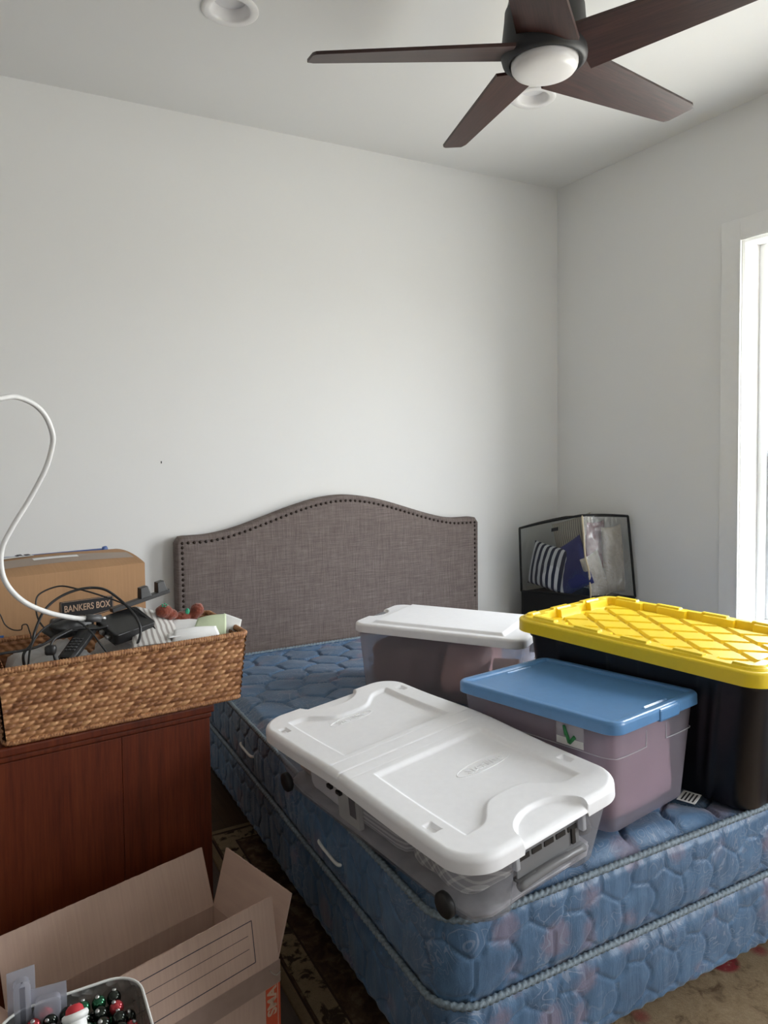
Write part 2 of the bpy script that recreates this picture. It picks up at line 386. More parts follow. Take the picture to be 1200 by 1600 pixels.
def loft_vf(rings, cap0=True, cap1=True):
    n = len(rings[0]); v = [p for r in rings for p in r]; f = []
    for i in range(len(rings)-1):
        for j in range(n):
            f.append((i*n+j, i*n+(j+1) % n, (i+1)*n+(j+1) % n, (i+1)*n+j))
    if cap0: f.append(tuple(range(n-1, -1, -1)))
    if cap1: f.append(tuple((len(rings)-1)*n+j for j in range(n)))
    return v, f
def lathe_vf(prof, n=32, cap0=False, cap1=False):
    return loft_vf([[(r*math.cos(2*PI*j/n), r*math.sin(2*PI*j/n), z) for j in range(n)] for r, z in prof], cap0, cap1)
def frames(P, closed):
    P = np.asarray(P, float); n = len(P)
    T = (np.roll(P, -1, 0)-np.roll(P, 1, 0)) if closed else np.gradient(P, axis=0)
    T /= np.maximum(np.linalg.norm(T, axis=1), 1e-12)[:, None]
    a = np.array([0, 0, 1.0]) if abs(T[0][2]) < .9 else np.array([1.0, 0, 0])
    u = np.cross(T[0], a); u /= np.linalg.norm(u); U = [u]
    for i in range(1, n):
        u = U[-1]-T[i]*(U[-1]@T[i]); u /= max(np.linalg.norm(u), 1e-9); U.append(u)
    U = np.array(U); return P, T, U, np.cross(T, U)
def tube_vf(pts, r, n=8, closed=False, taper=None, cap=True, twist=0, lobes=0, amp=0):
    P, T, U, V = frames(pts, closed); rings = []
    s = np.concatenate([[0], np.cumsum(np.linalg.norm(np.diff(P, axis=0), axis=1))])
    for i in range(len(P)):
        ri = r if taper is None else taper[i]
        ring = []
        for j in range(n):
            a = 2*PI*j/n; rr = ri*(1+amp*math.cos(lobes*a+twist*s[i])) if lobes else ri
            ring.append(P[i]+rr*(math.cos(a)*U[i]+math.sin(a)*V[i]))
        rings.append(ring)
    if closed:
        v, f = loft_vf(rings, False, False); m = len(rings)
        for j in range(n): f.append(((m-1)*n+j, (m-1)*n+(j+1) % n, (j+1) % n, j))
        return v, f
    return loft_vf(rings, cap, cap)
def spline(pts, per=10, closed=False):
    P = [np.array(p, float) for p in pts]; n = len(P); out = []
    rng = range(n) if closed else range(n-1)
    for i in rng:
        p0 = P[(i-1) % n] if closed or i > 0 else 2*P[0]-P[1]; p1 = P[i]; p2 = P[(i+1) % n]
        p3 = P[(i+2) % n] if closed or i+2 < n else 2*P[-1]-P[-2]
        for k_ in range(per):
            t = k_/per
            out.append(.5*((2*p1)+(-p0+p2)*t+(2*p0-5*p1+4*p2-p3)*t*t+(-p0+3*p1-3*p2+p3)*t**3))
    if not closed: out.append(P[-1])
    return out
def rrect(hx, hy, r, n=8, z=0.0):
    pts = []
    for cx, cy, a0 in ((hx-r, hy-r, 0), (-hx+r, hy-r, PI/2), (-hx+r, -hy+r, PI), (hx-r, -hy+r, 1.5*PI)):
        for i in range(n+1):
            a = a0+PI/2*i/n; pts.append((cx+r*math.cos(a), cy+r*math.sin(a), z))
    return pts
def resample(pts, step):
    P = np.array(pts, float); Q = np.vstack([P, P[:1]]); L = np.linalg.norm(np.diff(Q, axis=0), axis=1); s = np.concatenate([[0], np.cumsum(L)])
    n = max(8, int(s[-1]/step)); t = np.linspace(0, s[-1], n, endpoint=False)
    return np.stack([np.interp(t, s, Q[:, i]) for i in range(3)], 1)
def smooth01(x): x = np.clip(x, 0, 1); return x*x*(3-2*x)
def text_mesh(txt, size, ext=.0006, bold=0.0):
    cu = bpy.data.curves.new('lettering', 'FONT'); cu.body = txt; cu.size = size; cu.extrude = ext; cu.align_x = 'CENTER'; cu.align_y = 'CENTER'; cu.offset = bold
    o = bpy.data.objects.new('lettering', cu); COL.objects.link(o)
    dg = bpy.context.evaluated_depsgraph_get(); me = o.evaluated_get(dg).to_mesh()
    v = [tuple(p.co) for p in me.vertices]; f = [tuple(p.vertices) for p in me.polygons]
    o.evaluated_get(dg).to_mesh_clear(); bpy.data.objects.remove(o); bpy.data.curves.remove(cu); return v, f
def basis(o, x, y, z):
    m = Matrix.Identity(4)
    for i in range(3): m[i][0] = x[i]; m[i][1] = y[i]; m[i][2] = z[i]; m[i][3] = o[i]
    return m
def unit(a): a = np.asarray(a, float); return a/np.linalg.norm(a)
def pillow_vf(w, h, t, n=28, pinch=.10, seed=0, wr=.0):
    rs = np.random.RandomState(seed); v = []; f = []; idx = {}
    ph = rs.rand(6)*6
    for side in (1, -1):
        for i in range(n+1):
            for j in range(n+1):
                a, b = 2*i/n-1, 2*j/n-1
                x = a*w/2*(1-pinch*(b*b)*(1-.3*abs(a))*.5-pinch*.4*(1-a*a)*0); y = b*h/2*(1-pinch*(a*a)*.0-pinch*(1-a*a)*.0)
                x *= 1-pinch*(1-b*b)*0+0; 
                x = a*w/2*(1-pinch*(1-abs(b)**2)*abs(a)**3); y = b*h/2*(1-pinch*(1-abs(a)**2)*abs(b)**3)
                z = side*t/2*(max(0, 1-a*a)**.5*max(0, 1-b*b)**.5)**.8
                z += side*wr*math.sin(9*a+ph[0]+3*b)*math.sin(8*b+ph[1])*(1-a*a)*(1-b*b)
                v.append((x, y, z))
    m = (n+1)*(n+1)
    for i in range(n):
        for j in range(n):
            q = (i*(n+1)+j, (i+1)*(n+1)+j, (i+1)*(n+1)+j+1, i*(n+1)+j+1)
            f.append(q); f.append(tuple(m+k_ for k_ in reversed(q)))
    return v, f
def lump_vf(sx, sy, sz, seed, amp=.12, n=24, p=4.0, freq=3.0):
    """soft superellipsoid lump (folded cloth, full bag), base at z=0"""
    rs = np.random.RandomState(seed); K = rs.randn(5, 3)*freq; ph = rs.rand(5)*6.28
    v = []; f = []
    for i in range(n+1):
        th = PI*i/n
        for j in range(2*n):
            a = 2*PI*j/(2*n)
            d = np.array([math.sin(th)*math.cos(a), math.sin(th)*math.sin(a), math.cos(th)])
            r = (abs(d[0])**p+abs(d[1])**p+abs(d[2])**p)**(-1/p)
            q = d*r
            w = 1+amp*sum(math.sin(K[m_]@q+ph[m_]) for m_ in range(5))/5
            q = q*w
            v.append((q[0]*sx/2, q[1]*sy/2, max(0, (q[2]+1)*sz/2)))
    m = 2*n
    for i in range(n):
        for j in range(m): f.append((i*m+j, (i+1)*m+j, (i+1)*m+(j+1) % m, i*m+(j+1) % m))
    return v, f

def lid_vf(hx, hy, r, nx, ny, hfun, prof):
    """top of a moulded lid: height field over a rounded rectangle plus rim rings (offset, drop)"""
    A, B = np.meshgrid(np.linspace(-1, 1, nx), np.linspace(-1, 1, ny), indexing='ij')
    X = A*hx; Y = B*hy
    cxm = np.abs(X)-(hx-r); cym = np.abs(Y)-(hy-r)
    m = (cxm > 0) & (cym > 0)
    a = np.where(m, cxm/r, 0); b = np.where(m, cym/r, 0)
    a2 = a*np.sqrt(np.maximum(0, 1-b*b/2)); b2 = b*np.sqrt(np.maximum(0, 1-a*a/2))
    X = np.where(m, np.sign(X)*(hx-r+a2*r), X); Y = np.where(m, np.sign(Y)*(hy-r+b2*r), Y)
    Z = hfun(X, Y)
    v = np.stack([X, Y, Z], -1).reshape(-1, 3).tolist()
    f = []
    for i in range(nx-1):
        for j in range(ny-1): f.append((i*ny+j, (i+1)*ny+j, (i+1)*ny+j+1, i*ny+j+1))
    loop = [i*ny for i in range(nx)]+[(nx-1)*ny+j for j in range(1, ny)]+[i*ny+ny-1 for i in range(nx-2, -1, -1)]+[j for j in range(ny-2, 0, -1)]
    prev = loop; dmin = min([d_ for _, d_ in prof] or [0])
    P = np.array(v)
    nrm = []
    for k_ in loop:
        x, y, z = P[k_]; dx = abs(x)-(hx-r); dy = abs(y)-(hy-r)
        if dx > -1e-9 and dy > -1e-9 and (dx+dy) > 1e-6: q = np.array([math.copysign(max(dx, 0), x), math.copysign(max(dy, 0), y)])
        elif abs(abs(x)-hx) < 1e-6: q = np.array([math.copysign(1, x), 0])
        else: q = np.array([0, math.copysign(1, y)])
        nrm.append(q/np.linalg.norm(q))
    for off, dz in prof:
        cur = []
        for k_, q in zip(loop, nrm):
            cur.append(len(v)); v.append((P[k_][0]+q[0]*off, P[k_][1]+q[1]*off, max(P[k_][2]+dz, dmin+.008) if P[k_][2] < -.004 else P[k_][2]+dz))
        for i in range(len(loop)):
            j = (i+1) % len(loop); f.append((prev[i], cur[i], cur[j], prev[j]))
        prev = cur
    return v, f
def sd_rrect(X, Y, hx, hy, r):
    qx = np.abs(X)-hx+r; qy = np.abs(Y)-hy+r
    return np.minimum(np.maximum(qx, qy), 0)+np.hypot(np.maximum(qx, 0), np.maximum(qy, 0))-r
def fillet(r, drop, n=5, lip=0.0):
    pr = [(r*math.sin(PI/2*i/n), -r*(1-math.cos(PI/2*i/n))) for i in range(1, n+1)]
    pr.append((r, -drop)); pr.append((r-.002, -drop-.001)); pr.append((r-.004, -drop+.001)); pr.append((r-.004, -drop*.4))
    return pr
def split_faces(v, f, pred):
    v = np.array(v); out = []
    for want in (True, False):
        ff = [q for q in f if bool(pred(v[list(q)].mean(0))) == want]
        used = sorted({i for q in ff for i in q}); mp = {a: b for b, a in enumerate(used)}
        out.append((v[used].tolist(), [tuple(mp[i] for i in q) for q in ff]))
    return out

# ================================================================== the setting
WT = .22
def slab(name, boxes, mat):
    m = MB()
    for b in boxes: m.box(*b)
    return struct(m.obj(name, mat, smooth=False))
slab('floor', [(XL-WT, XR+WT, YN-WT, YB+WT, -.12, 0)], M_['floor'])
LIGHTS = [(.751, 2.44), (2.066, 2.461), (.751, .80), (2.066, .80)]
def ceiling_boxes():
    hs = .064
    xs = sorted({XL-WT, XR+WT} | {x+s*hs for x, _ in LIGHTS for s in (-1, 1)}); ys = sorted({YN-WT, YB+WT} | {y+s*hs for _, y in LIGHTS for s in (-1, 1)})
    out = []
    for a, b in zip(xs, xs[1:]):
        for c_, d in zip(ys, ys[1:]):
            mx_, my_ = (a+b)/2, (c_+d)/2
            if any(abs(mx_-x) < hs and abs(my_-y) < hs for x, y in LIGHTS): continue
            out.append((a, b, c_, d, ZC, ZC+.15))
    return out
slab('ceiling', ceiling_boxes(), M_['ceiling'])
slab('wall_back', [(XL-WT, XR+WT, YB, YB+WT, 0, ZC)], M_['wall'])
slab('wall_left', [(XL-WT, XL, YN-WT, YB+WT, 0, ZC)], M_['wall'])
def wall_with_holes(a0, a1, holes, mk):
    out = []; cur = a0
    for h in sorted(holes):
        out.append(mk(cur, h[0], 0, ZC)); out.append(mk(h[0], h[1], 0, h[2])); out.append(mk(h[0], h[1], h[3], ZC)); cur = h[1]
    out.append(mk(cur, a1, 0, ZC)); return out
slab('wall_right', wall_with_holes(YN-WT, YB+WT, [WIN_A, WIN_B], lambda a, b, z0, z1: (XR, XR+WT, a, b, z0, z1)), M_['wall'])
slab('wall_near', wall_with_holes(XL-WT, XR+WT, [], lambda a, b, z0, z1: (a, b, YN-WT, YN, z0, z1)), M_['wall'])
slab('baseboard_back', [(XL, XR, YB-.015, YB, 0, .13)], M_['trim'])
slab('baseboard_right', [(XR-.015, XR, YN, YB-.015, 0, .13)], M_['trim'])
slab('baseboard_left', [(XL, XL+.015, YN, YB-.015, 0, .13)], M_['trim'])

# a small scuff / nail hole on the back wall
p = at_y(252, 722, YB-.0005)
o = MB().box(p[0]-.0025, p[0]+.0025, YB-.001, YB+.0005, p[2]-.006, p[2]+.004).obj('wall_scuff', M_['grey_dark'], smooth=False); struct(o)

def build_window(n, M, w, z0, z1):
    """local frame: x along the wall (0..w), y = outwards through the wall, z up"""
    m = MB(); cw = .092
    for a, b, c_, d in ((-cw, 0, z0-.12, z1+cw), (w, w+cw, z0-.12, z1+cw), (0, w, z1, z1+cw), (0, w, z0-.12, z0-.03)):
        m.box(a, b, -.016, 0, c_, d, M)
    # bead along the inner edge of the casing
    for a, b, c_, d in ((-.004, .006, z0, z1+.004), (w-.006, w+.004, z0, z1+.004), (.006, w-.006, z1-.006, z1+.004)):
        m.box(a, b, -.021, -.016, c_, d, M)
    struct(m.obj('trim_%d' % n, M_['trim'], smooth=False, bevel=.002))
    root = thing('window_%d' % n, 'x', 'x'); del root['label']; del root['category']; struct(root)
    m = MB(); jt = .014
    m.box(0, jt, 0, .20, z0, z1, M); m.box(w-jt, w, 0, .20, z0, z1, M); m.box(jt, w-jt, 0, .20, z1-jt, z1, M); m.box(-.02, w+.02, -.05, .20, z0-.03, z0+.004, M)
    m.obj('jamb', M_['trim'], root, smooth=False, bevel=.002)
    m = MB(); f = .035
    m.box(jt, jt+f, .10, .19, z0, z1-jt, M); m.box(w-jt-f, w-jt, .10, .19, z0, z1-jt, M); m.box(jt+f, w-jt-f, .10, .19, z1-jt-f, z1-jt, M); m.box(jt+f, w-jt-f, .10, .19, z0, z0+f, M)
    # track ribs
    for yy in (.095, .142):
        m.box(jt+f-.006, jt+f+.008, yy, yy+.008, z0, z1-jt, M); m.box(w-jt-f-.008, w-jt-f+.006, yy, yy+.008, z0, z1-jt, M)
    m.obj('window_frame', M_['vinyl'], root, smooth=False, bevel=.002)
    zm = z0+(z1-z0)*.445; s = .045; a, b = jt+f, w-jt-f
    for nm, y0, y1, c_, d in (('upper_sash', .150, .180, zm-.01, z1-jt-f), ('lower_sash', .108, .138, z0+f, zm+.035)):
        m = MB(); m.box(a, a+s, y0, y1, c_, d, M); m.box(b-s, b, y0, y1, c_, d, M); m.box(a+s, b-s, y0, y1, c_, c_+s, M); m.box(a+s, b-s, y0, y1, d-s, d, M)
        so = m.obj(nm, M_['vinyl'], root, smooth=False, bevel=.003)
        MB().box(a+s, b-s, (y0+y1)/2-.003, (y0+y1)/2+.003, c_+s, d-s, M).obj('pane', M_['glass'], so, smooth=False)
        if nm == 'lower_sash':
            for u in (.07, w-.17):
                MB().box(u, u+.06, y0-.012, y1-.002, d, d+.018, M).obj('sash_lock', M_['vinyl'], so, smooth=False, bevel=.004)
MR = lambda y0: basis((XR, y0, 0), (0, 1, 0), (1, 0, 0), (0, 0, 1))
build_window(1, MR(WIN_A[0]), WIN_A[1]-WIN_A[0], WIN_A[2], WIN_A[3])
build_window(2, MR(WIN_B[0]), WIN_B[1]-WIN_B[0], WIN_B[2], WIN_B[3])
0 and build_window(3, basis((WIN_C[0], YN, 0), (1, 0, 0), (0, -1, 0), (0, 0, 1)), WIN_C[1]-WIN_C[0], WIN_C[2], WIN_C[3])
# lawn outside, seen only as light
# ================================================================== recessed ceiling lights
def downlight(x, y, label):
    t = thing('recessed_ceiling_light', label, 'ceiling light', (x, y, ZC), group='recessed ceiling lights')
    MB().lathe([(.094, .0), (.0945, -.004), (.091, -.0065), (.072, -.0055), (.066, -.003), (.063, .006), (.056, .032), (.054, .036)], 48).obj('trim_ring', M_['opal'], t)
    MB().lathe([(.0001, .030), (.03, .030), (.05, .031), (.0555, .034)], 48).obj('lens', M_['lens'], t)
    return t
downlight(*LIGHTS[0], 'round white recessed light set in the ceiling left of the fan')
downlight(*LIGHTS[1], 'round white recessed light just below the fan light, behind its blades')

# ================================================================== ceiling fan
FX, FY = 1.425, 1.648
fan = thing('ceiling_fan', 'dark wood five-blade ceiling fan with white dome light', 'ceiling fan', (FX, FY, ZC))
zb = 2.563-ZC
MB().lathe([(.0001, 0), (.070, 0), (.072, -.02), (.078, -.09), (.092, -.17), (.107, -.225), (.112, -.240)], 56).obj('motor_housing', M_['bronze'], fan)
MB().lathe([(.112, -.235), (.114, -.262), (.119, -.305), (.1225, -.340), (.1225, -.358), (.118, -.374), (.109, -.382), (.101, -.383), (.0965, -.377), (.096, -.365), (.02, -.362)], 56).obj('light_ring', M_['bronze_dark'], fan)
MB().lathe([(.0945, -.365), (.0945, -.384), (.0925, -.394), (.086, -.4025), (.07, -.4095), (.042, -.4145), (.0001, -.416)], 56).obj('light_dome', M_['opal'], fan)
MB().box(-.008, .008, -.004, .004, -.012, .012, Matrix.Translation((.1215*math.cos(-.5), .1215*math.sin(-.5), -.352)) @ Matrix.Rotation(-.5, 4, 'Z') @ Matrix.Rotation(PI/2, 4, 'Z')).obj('side_clip', M_['silver'], fan, smooth=False, bevel=.002)
def blade_vf():
    n = 40; rings = []
    def w(s):
        return .172+(.100-.172)*s
    for i in range(n+1):
        s = i/n; x = .098+s*.572; hw = w(s)/2
        skew = .020*(1-s)
        e0, e1 = -hw+skew, hw+skew
        th = .0045
        if s > .965:
            q = (s-.965)/.035; hw2 = hw-.012*(1-math.sqrt(max(0, 1-q*q))); e0, e1 = -hw2+skew, hw2+skew
        lift = .0
        x0 = x+.012*s**8; x1 = x-.012*s**8
        rings.append([(x0, e0, -th), (x1, e1, -th), (x1, e1, th), (x0, e0, th)])
    return loft_vf(rings)
bv, bf = blade_vf()
blade0 = None
for kk in range(5):
    a = math.radians(151+72*kk)
    if blade0 is None:
        b = new_obj('blade', bv, bf, M_['blade'], fan, auto=30); blade0 = b
    else:
        b = blade0.copy(); COL.objects.link(b); b.parent = fan
    R_ = Matrix.Rotation(a, 4, 'Z') @ Matrix.Rotation(math.radians(-15), 4, 'X')
    b.matrix_local = Matrix.Translation((0, 0, zb)) @ R_

# ================================================================== bed
BX0, BX1, BY0, BY1 = .738, 2.258, 1.136, 3.11
BCX, BCY = (BX0+BX1)/2, (BY0+BY1)/2; HX, HY = (BX1-BX0)/2, (BY1-BY0)/2
def hexquilt(s, t, px=.098, py=.128, soft=.011):
    s = s+.010*np.sin(t*2*PI/py*1.0)+.004*np.sin(t*90+s*30); t = t+.009*np.sin(s*2*PI/px*.5+1.0)
    best = np.full(s.shape, 9.0); sec = np.full(s.shape, 9.0)
    j0 = np.floor(t/(py*.75)); 
    for dj in (-1, 0, 1, 2):
        j = j0+dj; off = (np.mod(j, 2))*.5
        i0 = np.floor(s/px-off)
        for di in (-1, 0, 1, 2):
            cx = (i0+di+off)*px; cy = j*py*.75
            d = np.hypot(s-cx, (t-cy))
            m = d < best; sec = np.where(m, best, np.minimum(sec, d)); best = np.where(m, d, best)
    g = sec-best
    return smooth01(g/soft)*.75+np.clip(g/(px*.9), 0, 1)**.7*.35
def slab_sides(pts_fn, zlist, quilt_amp, inset_fn, seed=0):
    base = resample(pts_fn, .005); n = len(base)
    T = np.roll(base, -1, 0)-np.roll(base, 1, 0); T /= np.linalg.norm(T, axis=1)[:, None]; Nn = np.stack([T[:, 1], -T[:, 0], np.zeros(n)], 1)
    s = np.arange(n)*.005; rs = np.random.RandomState(seed); ph = rs.rand(8)*6.28; rings = []
    for z in zlist:
        q = hexquilt(s, np.full(n, z)+.03)
        ins, w = inset_fn(z)
        gather = (np.sin(s*150+2.0*np.sin(s*17+ph[0]))+.7*np.sin(s*97+ph[1]+8*z))*.0011
        big = .0025*np.sin(s*5+ph[2])+.002*np.sin(s*13+ph[3]+9*z)
        off = -ins+w*(quilt_amp*(q-.6)+big)+(1-w)*gather*1.6+gather*.5*w
        rings.append(base*[1, 1, 0]+Nn*off[:, None]+[0, 0, z])
    return rings
outline = rrect(HX, HY, .085, 14)
matt = thing('mattress', 'blue floral quilted mattress with rope piping lying on the box spring', 'mattress', (BCX, BCY, .346))
MT = .180
def m_inset(z):
    e = min(z, MT-z)/.028; w = float(smooth01(np.array(e)))
    return .006*(1-w)-.006*w*math.sin(PI*z/MT), w
R_s = slab_sides(outline, np.linspace(0, MT, 44), .0062, m_inset, 1)
v, f = loft_vf(R_s, True, False); 
new_obj('side_panel', v, f, M_['ticking'], matt)
def sag(x, y):   # world x, y -> height of the mattress top above the piping
    a = .020-.030*smooth01((y-2.35)/.7)
    bin_ = np.exp(-(((x-1.75)/.26)**4+((y-1.45)/.40)**4)); a = a-.036*bin_
    ub = np.exp(-(((x-.90)/.22)**4+((y-1.46)/.42)**4)); a = a-.006*ub
    return a
def mtop(X, Y):
    d = -sd_rrect(X, Y, HX, HY, .085)
    q = hexquilt(X+5.03, Y+5.02, .150, .175, .020)
    e = smooth01(d/.045)
    rs = .0015*np.sin(X*40+3*np.sin(Y*11))*np.sin(Y*37)
    gath = np.where(d < .05, .0022*np.sin((X+Y)*260+3*np.sin(X*20))*(1-d/.05), 0)
    return MT-.004+e*(sag(X+BCX, Y+BCY)+.015*(q-.35)+rs)+gath*smooth01(d/.01)
v, f = lid_vf(HX-.003, HY-.003, .085, 260, 330, mtop, [])
new_obj('quilted_top', v, f, M_['ticking'], matt)
for zz in (.004, MT):
    P = resample(rrect(HX+.004, HY+.004, .088, 14, zz), .0035)
    v, f = tube_vf(P, .0070, 14, True, twist=420, lobes=2, amp=.22); new_obj('piping', v, f, M_['rope'], matt)
for (p0, p1) in (((381, 1161), (398, 1181)), ((505, 1313), (535, 1349))):
    a = at_x(*p0, BX0); b = at_x(*p1, BX0); a[0] = b[0] = BX0-.004
    mid = (a+b)/2; mid[0] -= .008; mid[2] -= .004
    pts = spline([a+[.012, 0, 0], a+[-.008, 0, 0], mid, b+[-.008, 0, 0], b+[.012, 0, 0]], 8)
    m = MB(); m.tube([tuple(q-np.array(matt.location)) for q in pts], .0045, 8); m.obj('handle', M_['cord_white'], matt)
tagp = at_z(1077, 1246, .551)
m = MB(); m.box(-.03, .03, -.022, .022, 0, .0012, Matrix.Translation(Vector(tagp)-matt.location) @ Matrix.Rotation(.4, 4, 'Z')); tg = m.obj('law_tag', M_['paper_grey'], matt, smooth=False)
m = MB()
for i in range(4): m.box(-.024, .022, -.016+i*.009, -.012+i*.009, .0012, .0016, Matrix.Translation(Vector(tagp)-matt.location) @ Matrix.Rotation(.4, 4, 'Z'))
m.obj('print', M_['print_black'], tg, smooth=False)

spring = thing('box_spring', 'blue floral quilted box spring under the mattress', 'box spring', (BCX, BCY, .156))
BT = .186
def s_inset(z):
    top = max(0, (z-(BT-.05))/.05); w = 1-smooth01(np.array(top))
    return .010+.034*top**2.2, float(w)*float(smooth01(np.array(z/.01)))
R_s = slab_sides(rrect(HX, HY, .085, 14), np.linspace(0, BT, 44), .0062, s_inset, 4)
v, f = loft_vf(R_s, True, True); new_obj('cover', v, f, M_['ticking'], spring)

frame = thing('bed_frame', 'black metal bed frame under the box spring', 'bed frame', (BCX, BCY, 0))
for sx in (-1, 1):
    MB().box(sx*(HX-.05)-.02, sx*(HX-.05)+.02, -HY+.06, HY-.04, .118, .152).obj('side_rail', M_['iron'], frame, smooth=False, bevel=.002)
for yy in (-HY+.12, 0, HY-.2):
    MB().box(-HX+.03, HX-.03, yy-.02, yy+.02, .112, .150).obj('cross_rail', M_['iron'], frame, smooth=False, bevel=.002)
    for sx in (-1, 1):
        MB().lathe([(.0001, 0), (.025, 0), (.025, .02), (.017, .03), (.017, .112)], 16, Matrix.Translation((sx*(HX-.25), yy, .0125))).obj('leg', M_['iron'], frame)

# ------------------------------------------------------------------ headboard
HB0, HB1, HBF, HBT = .695, 2.298, 3.19, .062
hb = thing('headboard', 'arched taupe linen headboard with bronze nailheads against the wall', 'headboard', ((HB0+HB1)/2, HBF+HBT, 0))
hw = (HB1-HB0)/2
def hb_top(x):
    a = np.abs(x)/hw; t = np.clip((.86-a)/.86, 0, 1)
    return 1.062+.151*(t*t*(3-2*t))**.92
def hb_outline(ins, nz=.36):
    xs = np.linspace(-hw+ins, hw-ins, 90); z0 = nz
    top = []
    for x in xs:
        dzdx = (hb_top(np.array(x+.002))-hb_top(np.array(x-.002)))/.004
        c_ = 1/math.sqrt(1+dzdx**2)
        # rounded upper corners
        cz = float(hb_top(np.array(x)))-ins/c_
        r = max(.004, .028-ins); d = hw-ins-abs(x)
        if d < r: cz -= r-math.sqrt(max(0, r*r-(r-d)**2))
        top.append((x, cz))
    return [(-hw+ins, z0)]+[(hw-ins, z0)]+list(reversed(top))
rings = []
for ins, y in ((.0, 0), (.0, -HBT+.016), (.002, -HBT+.008), (.006, -HBT+.002), (.012, -HBT), (.020, -HBT-.001), (.026, -HBT+.0015), (.032, -HBT-.001), (.06, -HBT-.006), (.12, -HBT-.009)):
    rings.append([(x, y, z) for x, z in hb_outline(ins)])
v, f = loft_vf(rings, True, True); new_obj('upholstered_panel', v, f, M_['linen'], hb, auto=50)
nails = []
for zz in np.arange(.64, 1.03, .0235): nails += [(-hw+.026, zz), (hw-.026, zz)]
xs = np.linspace(-hw+.026, hw-.026, 600); zs = np.array([hb_top(np.array(x)) for x in xs])-.027
zs = np.minimum(zs, 1.2); L = np.concatenate([[0], np.cumsum(np.hypot(np.diff(xs), np.diff(zs)))])
for s in np.linspace(0, L[-1], 62): nails.append((float(np.interp(s, L, xs)), float(np.interp(s, L, zs))))
nv, nf = lathe_vf([(.0072, 0), (.0068, .002), (.0052, .0042), (.0028, .0054), (.0001, .0058)], 12)
n0 = None
for x, z in nails[:100]:
    if n0 is None: n0 = o = new_obj('nailhead', nv, nf, M_['nail'], hb)
    else: o = n0.copy(); COL.objects.link(o); o.parent = hb
    o.matrix_local = Matrix.Translation((x, -HBT+.0005, z)) @ Matrix.Rotation(PI/2, 4, 'X')
for sx in (-1, 1): MB().box(sx*(hw-.22)-.03, sx*(hw-.22)+.03, -.04, -.012, 0, .40).obj('leg', M_['iron'], hb, smooth=False)

# ------------------------------------------------------------------ rug
RUG = (.645, 2.745, -.78, 2.66)
rg = MB(); rx, ry = (RUG[1]-RUG[0])/2, (RUG[3]-RUG[2])/2
v, f = lid_vf(rx, ry, .01, 60, 80, lambda X, Y: .010+.0008*np.sin(X*17)*np.sin(Y*13), [(.002, -.003), (.002, -.010)])
o = new_obj('area_rug', v, f, M_['rug']); o.location = ((RUG[0]+RUG[1])/2, (RUG[2]+RUG[3])/2, .001)
tag(o, 'worn oriental rug with red flowers lying under the bed', 'rug')

# ================================================================== storage boxes on the bed
def container(parent, L, W, h, ins, r, mat, front_notch=None, lip=.012, th=.0022, name='container', zt=-.012):
    """open tapered tub hanging below z=0 (lid top); u = x length, v = y width"""
    def ring(z, off):
        k_ = (z-zt)/(-h-zt); i = .012+(ins-.012)*k_-off
        pts = rrect(L/2-i, W/2-i, r, 10)
        if front_notch:
            nd, nwid = front_notch
            out = []
            P = resample([(x, y, 0) for x, y, _ in pts], .008)
            for x, y, _ in P:
                if x > L/2-i-.03:
                    t_ = float(smooth01(np.array((nwid/2+.006-abs(y))/.012))); x = x-nd*t_
                out.append((x, y, z))
            return out
        return [(x, y, z) for x, y, _ in resample([(x, y, 0) for x, y, _ in pts], .012)]
    rings = []
    for z in (zt, zt-.02, -h*.5, -h+.02, -h+.006): rings.append(ring(z, 0))
    n = len(rings[0])
    c_ = np.array(ring(-h, -.012)); 
    def fit(r_): 
        r_ = np.array(r_); 
        if len(r_) == n: return r_
        idx = np.linspace(0, len(r_), n, endpoint=False); q = np.vstack([r_, r_[:1]]); return np.stack([np.interp(idx, np.arange(len(q)), q[:, j]) for j in range(3)], 1)
    rings = [fit(r_) for r_ in rings]+[fit(ring(-h, -.006)), fit(ring(-h, -.014))]
    rings = [np.array(r_) for r_ in rings]
    v, f = loft_vf([r_.tolist() for r_ in rings], False, True)
    return new_obj(name, v, f, mat, parent, auto=60)

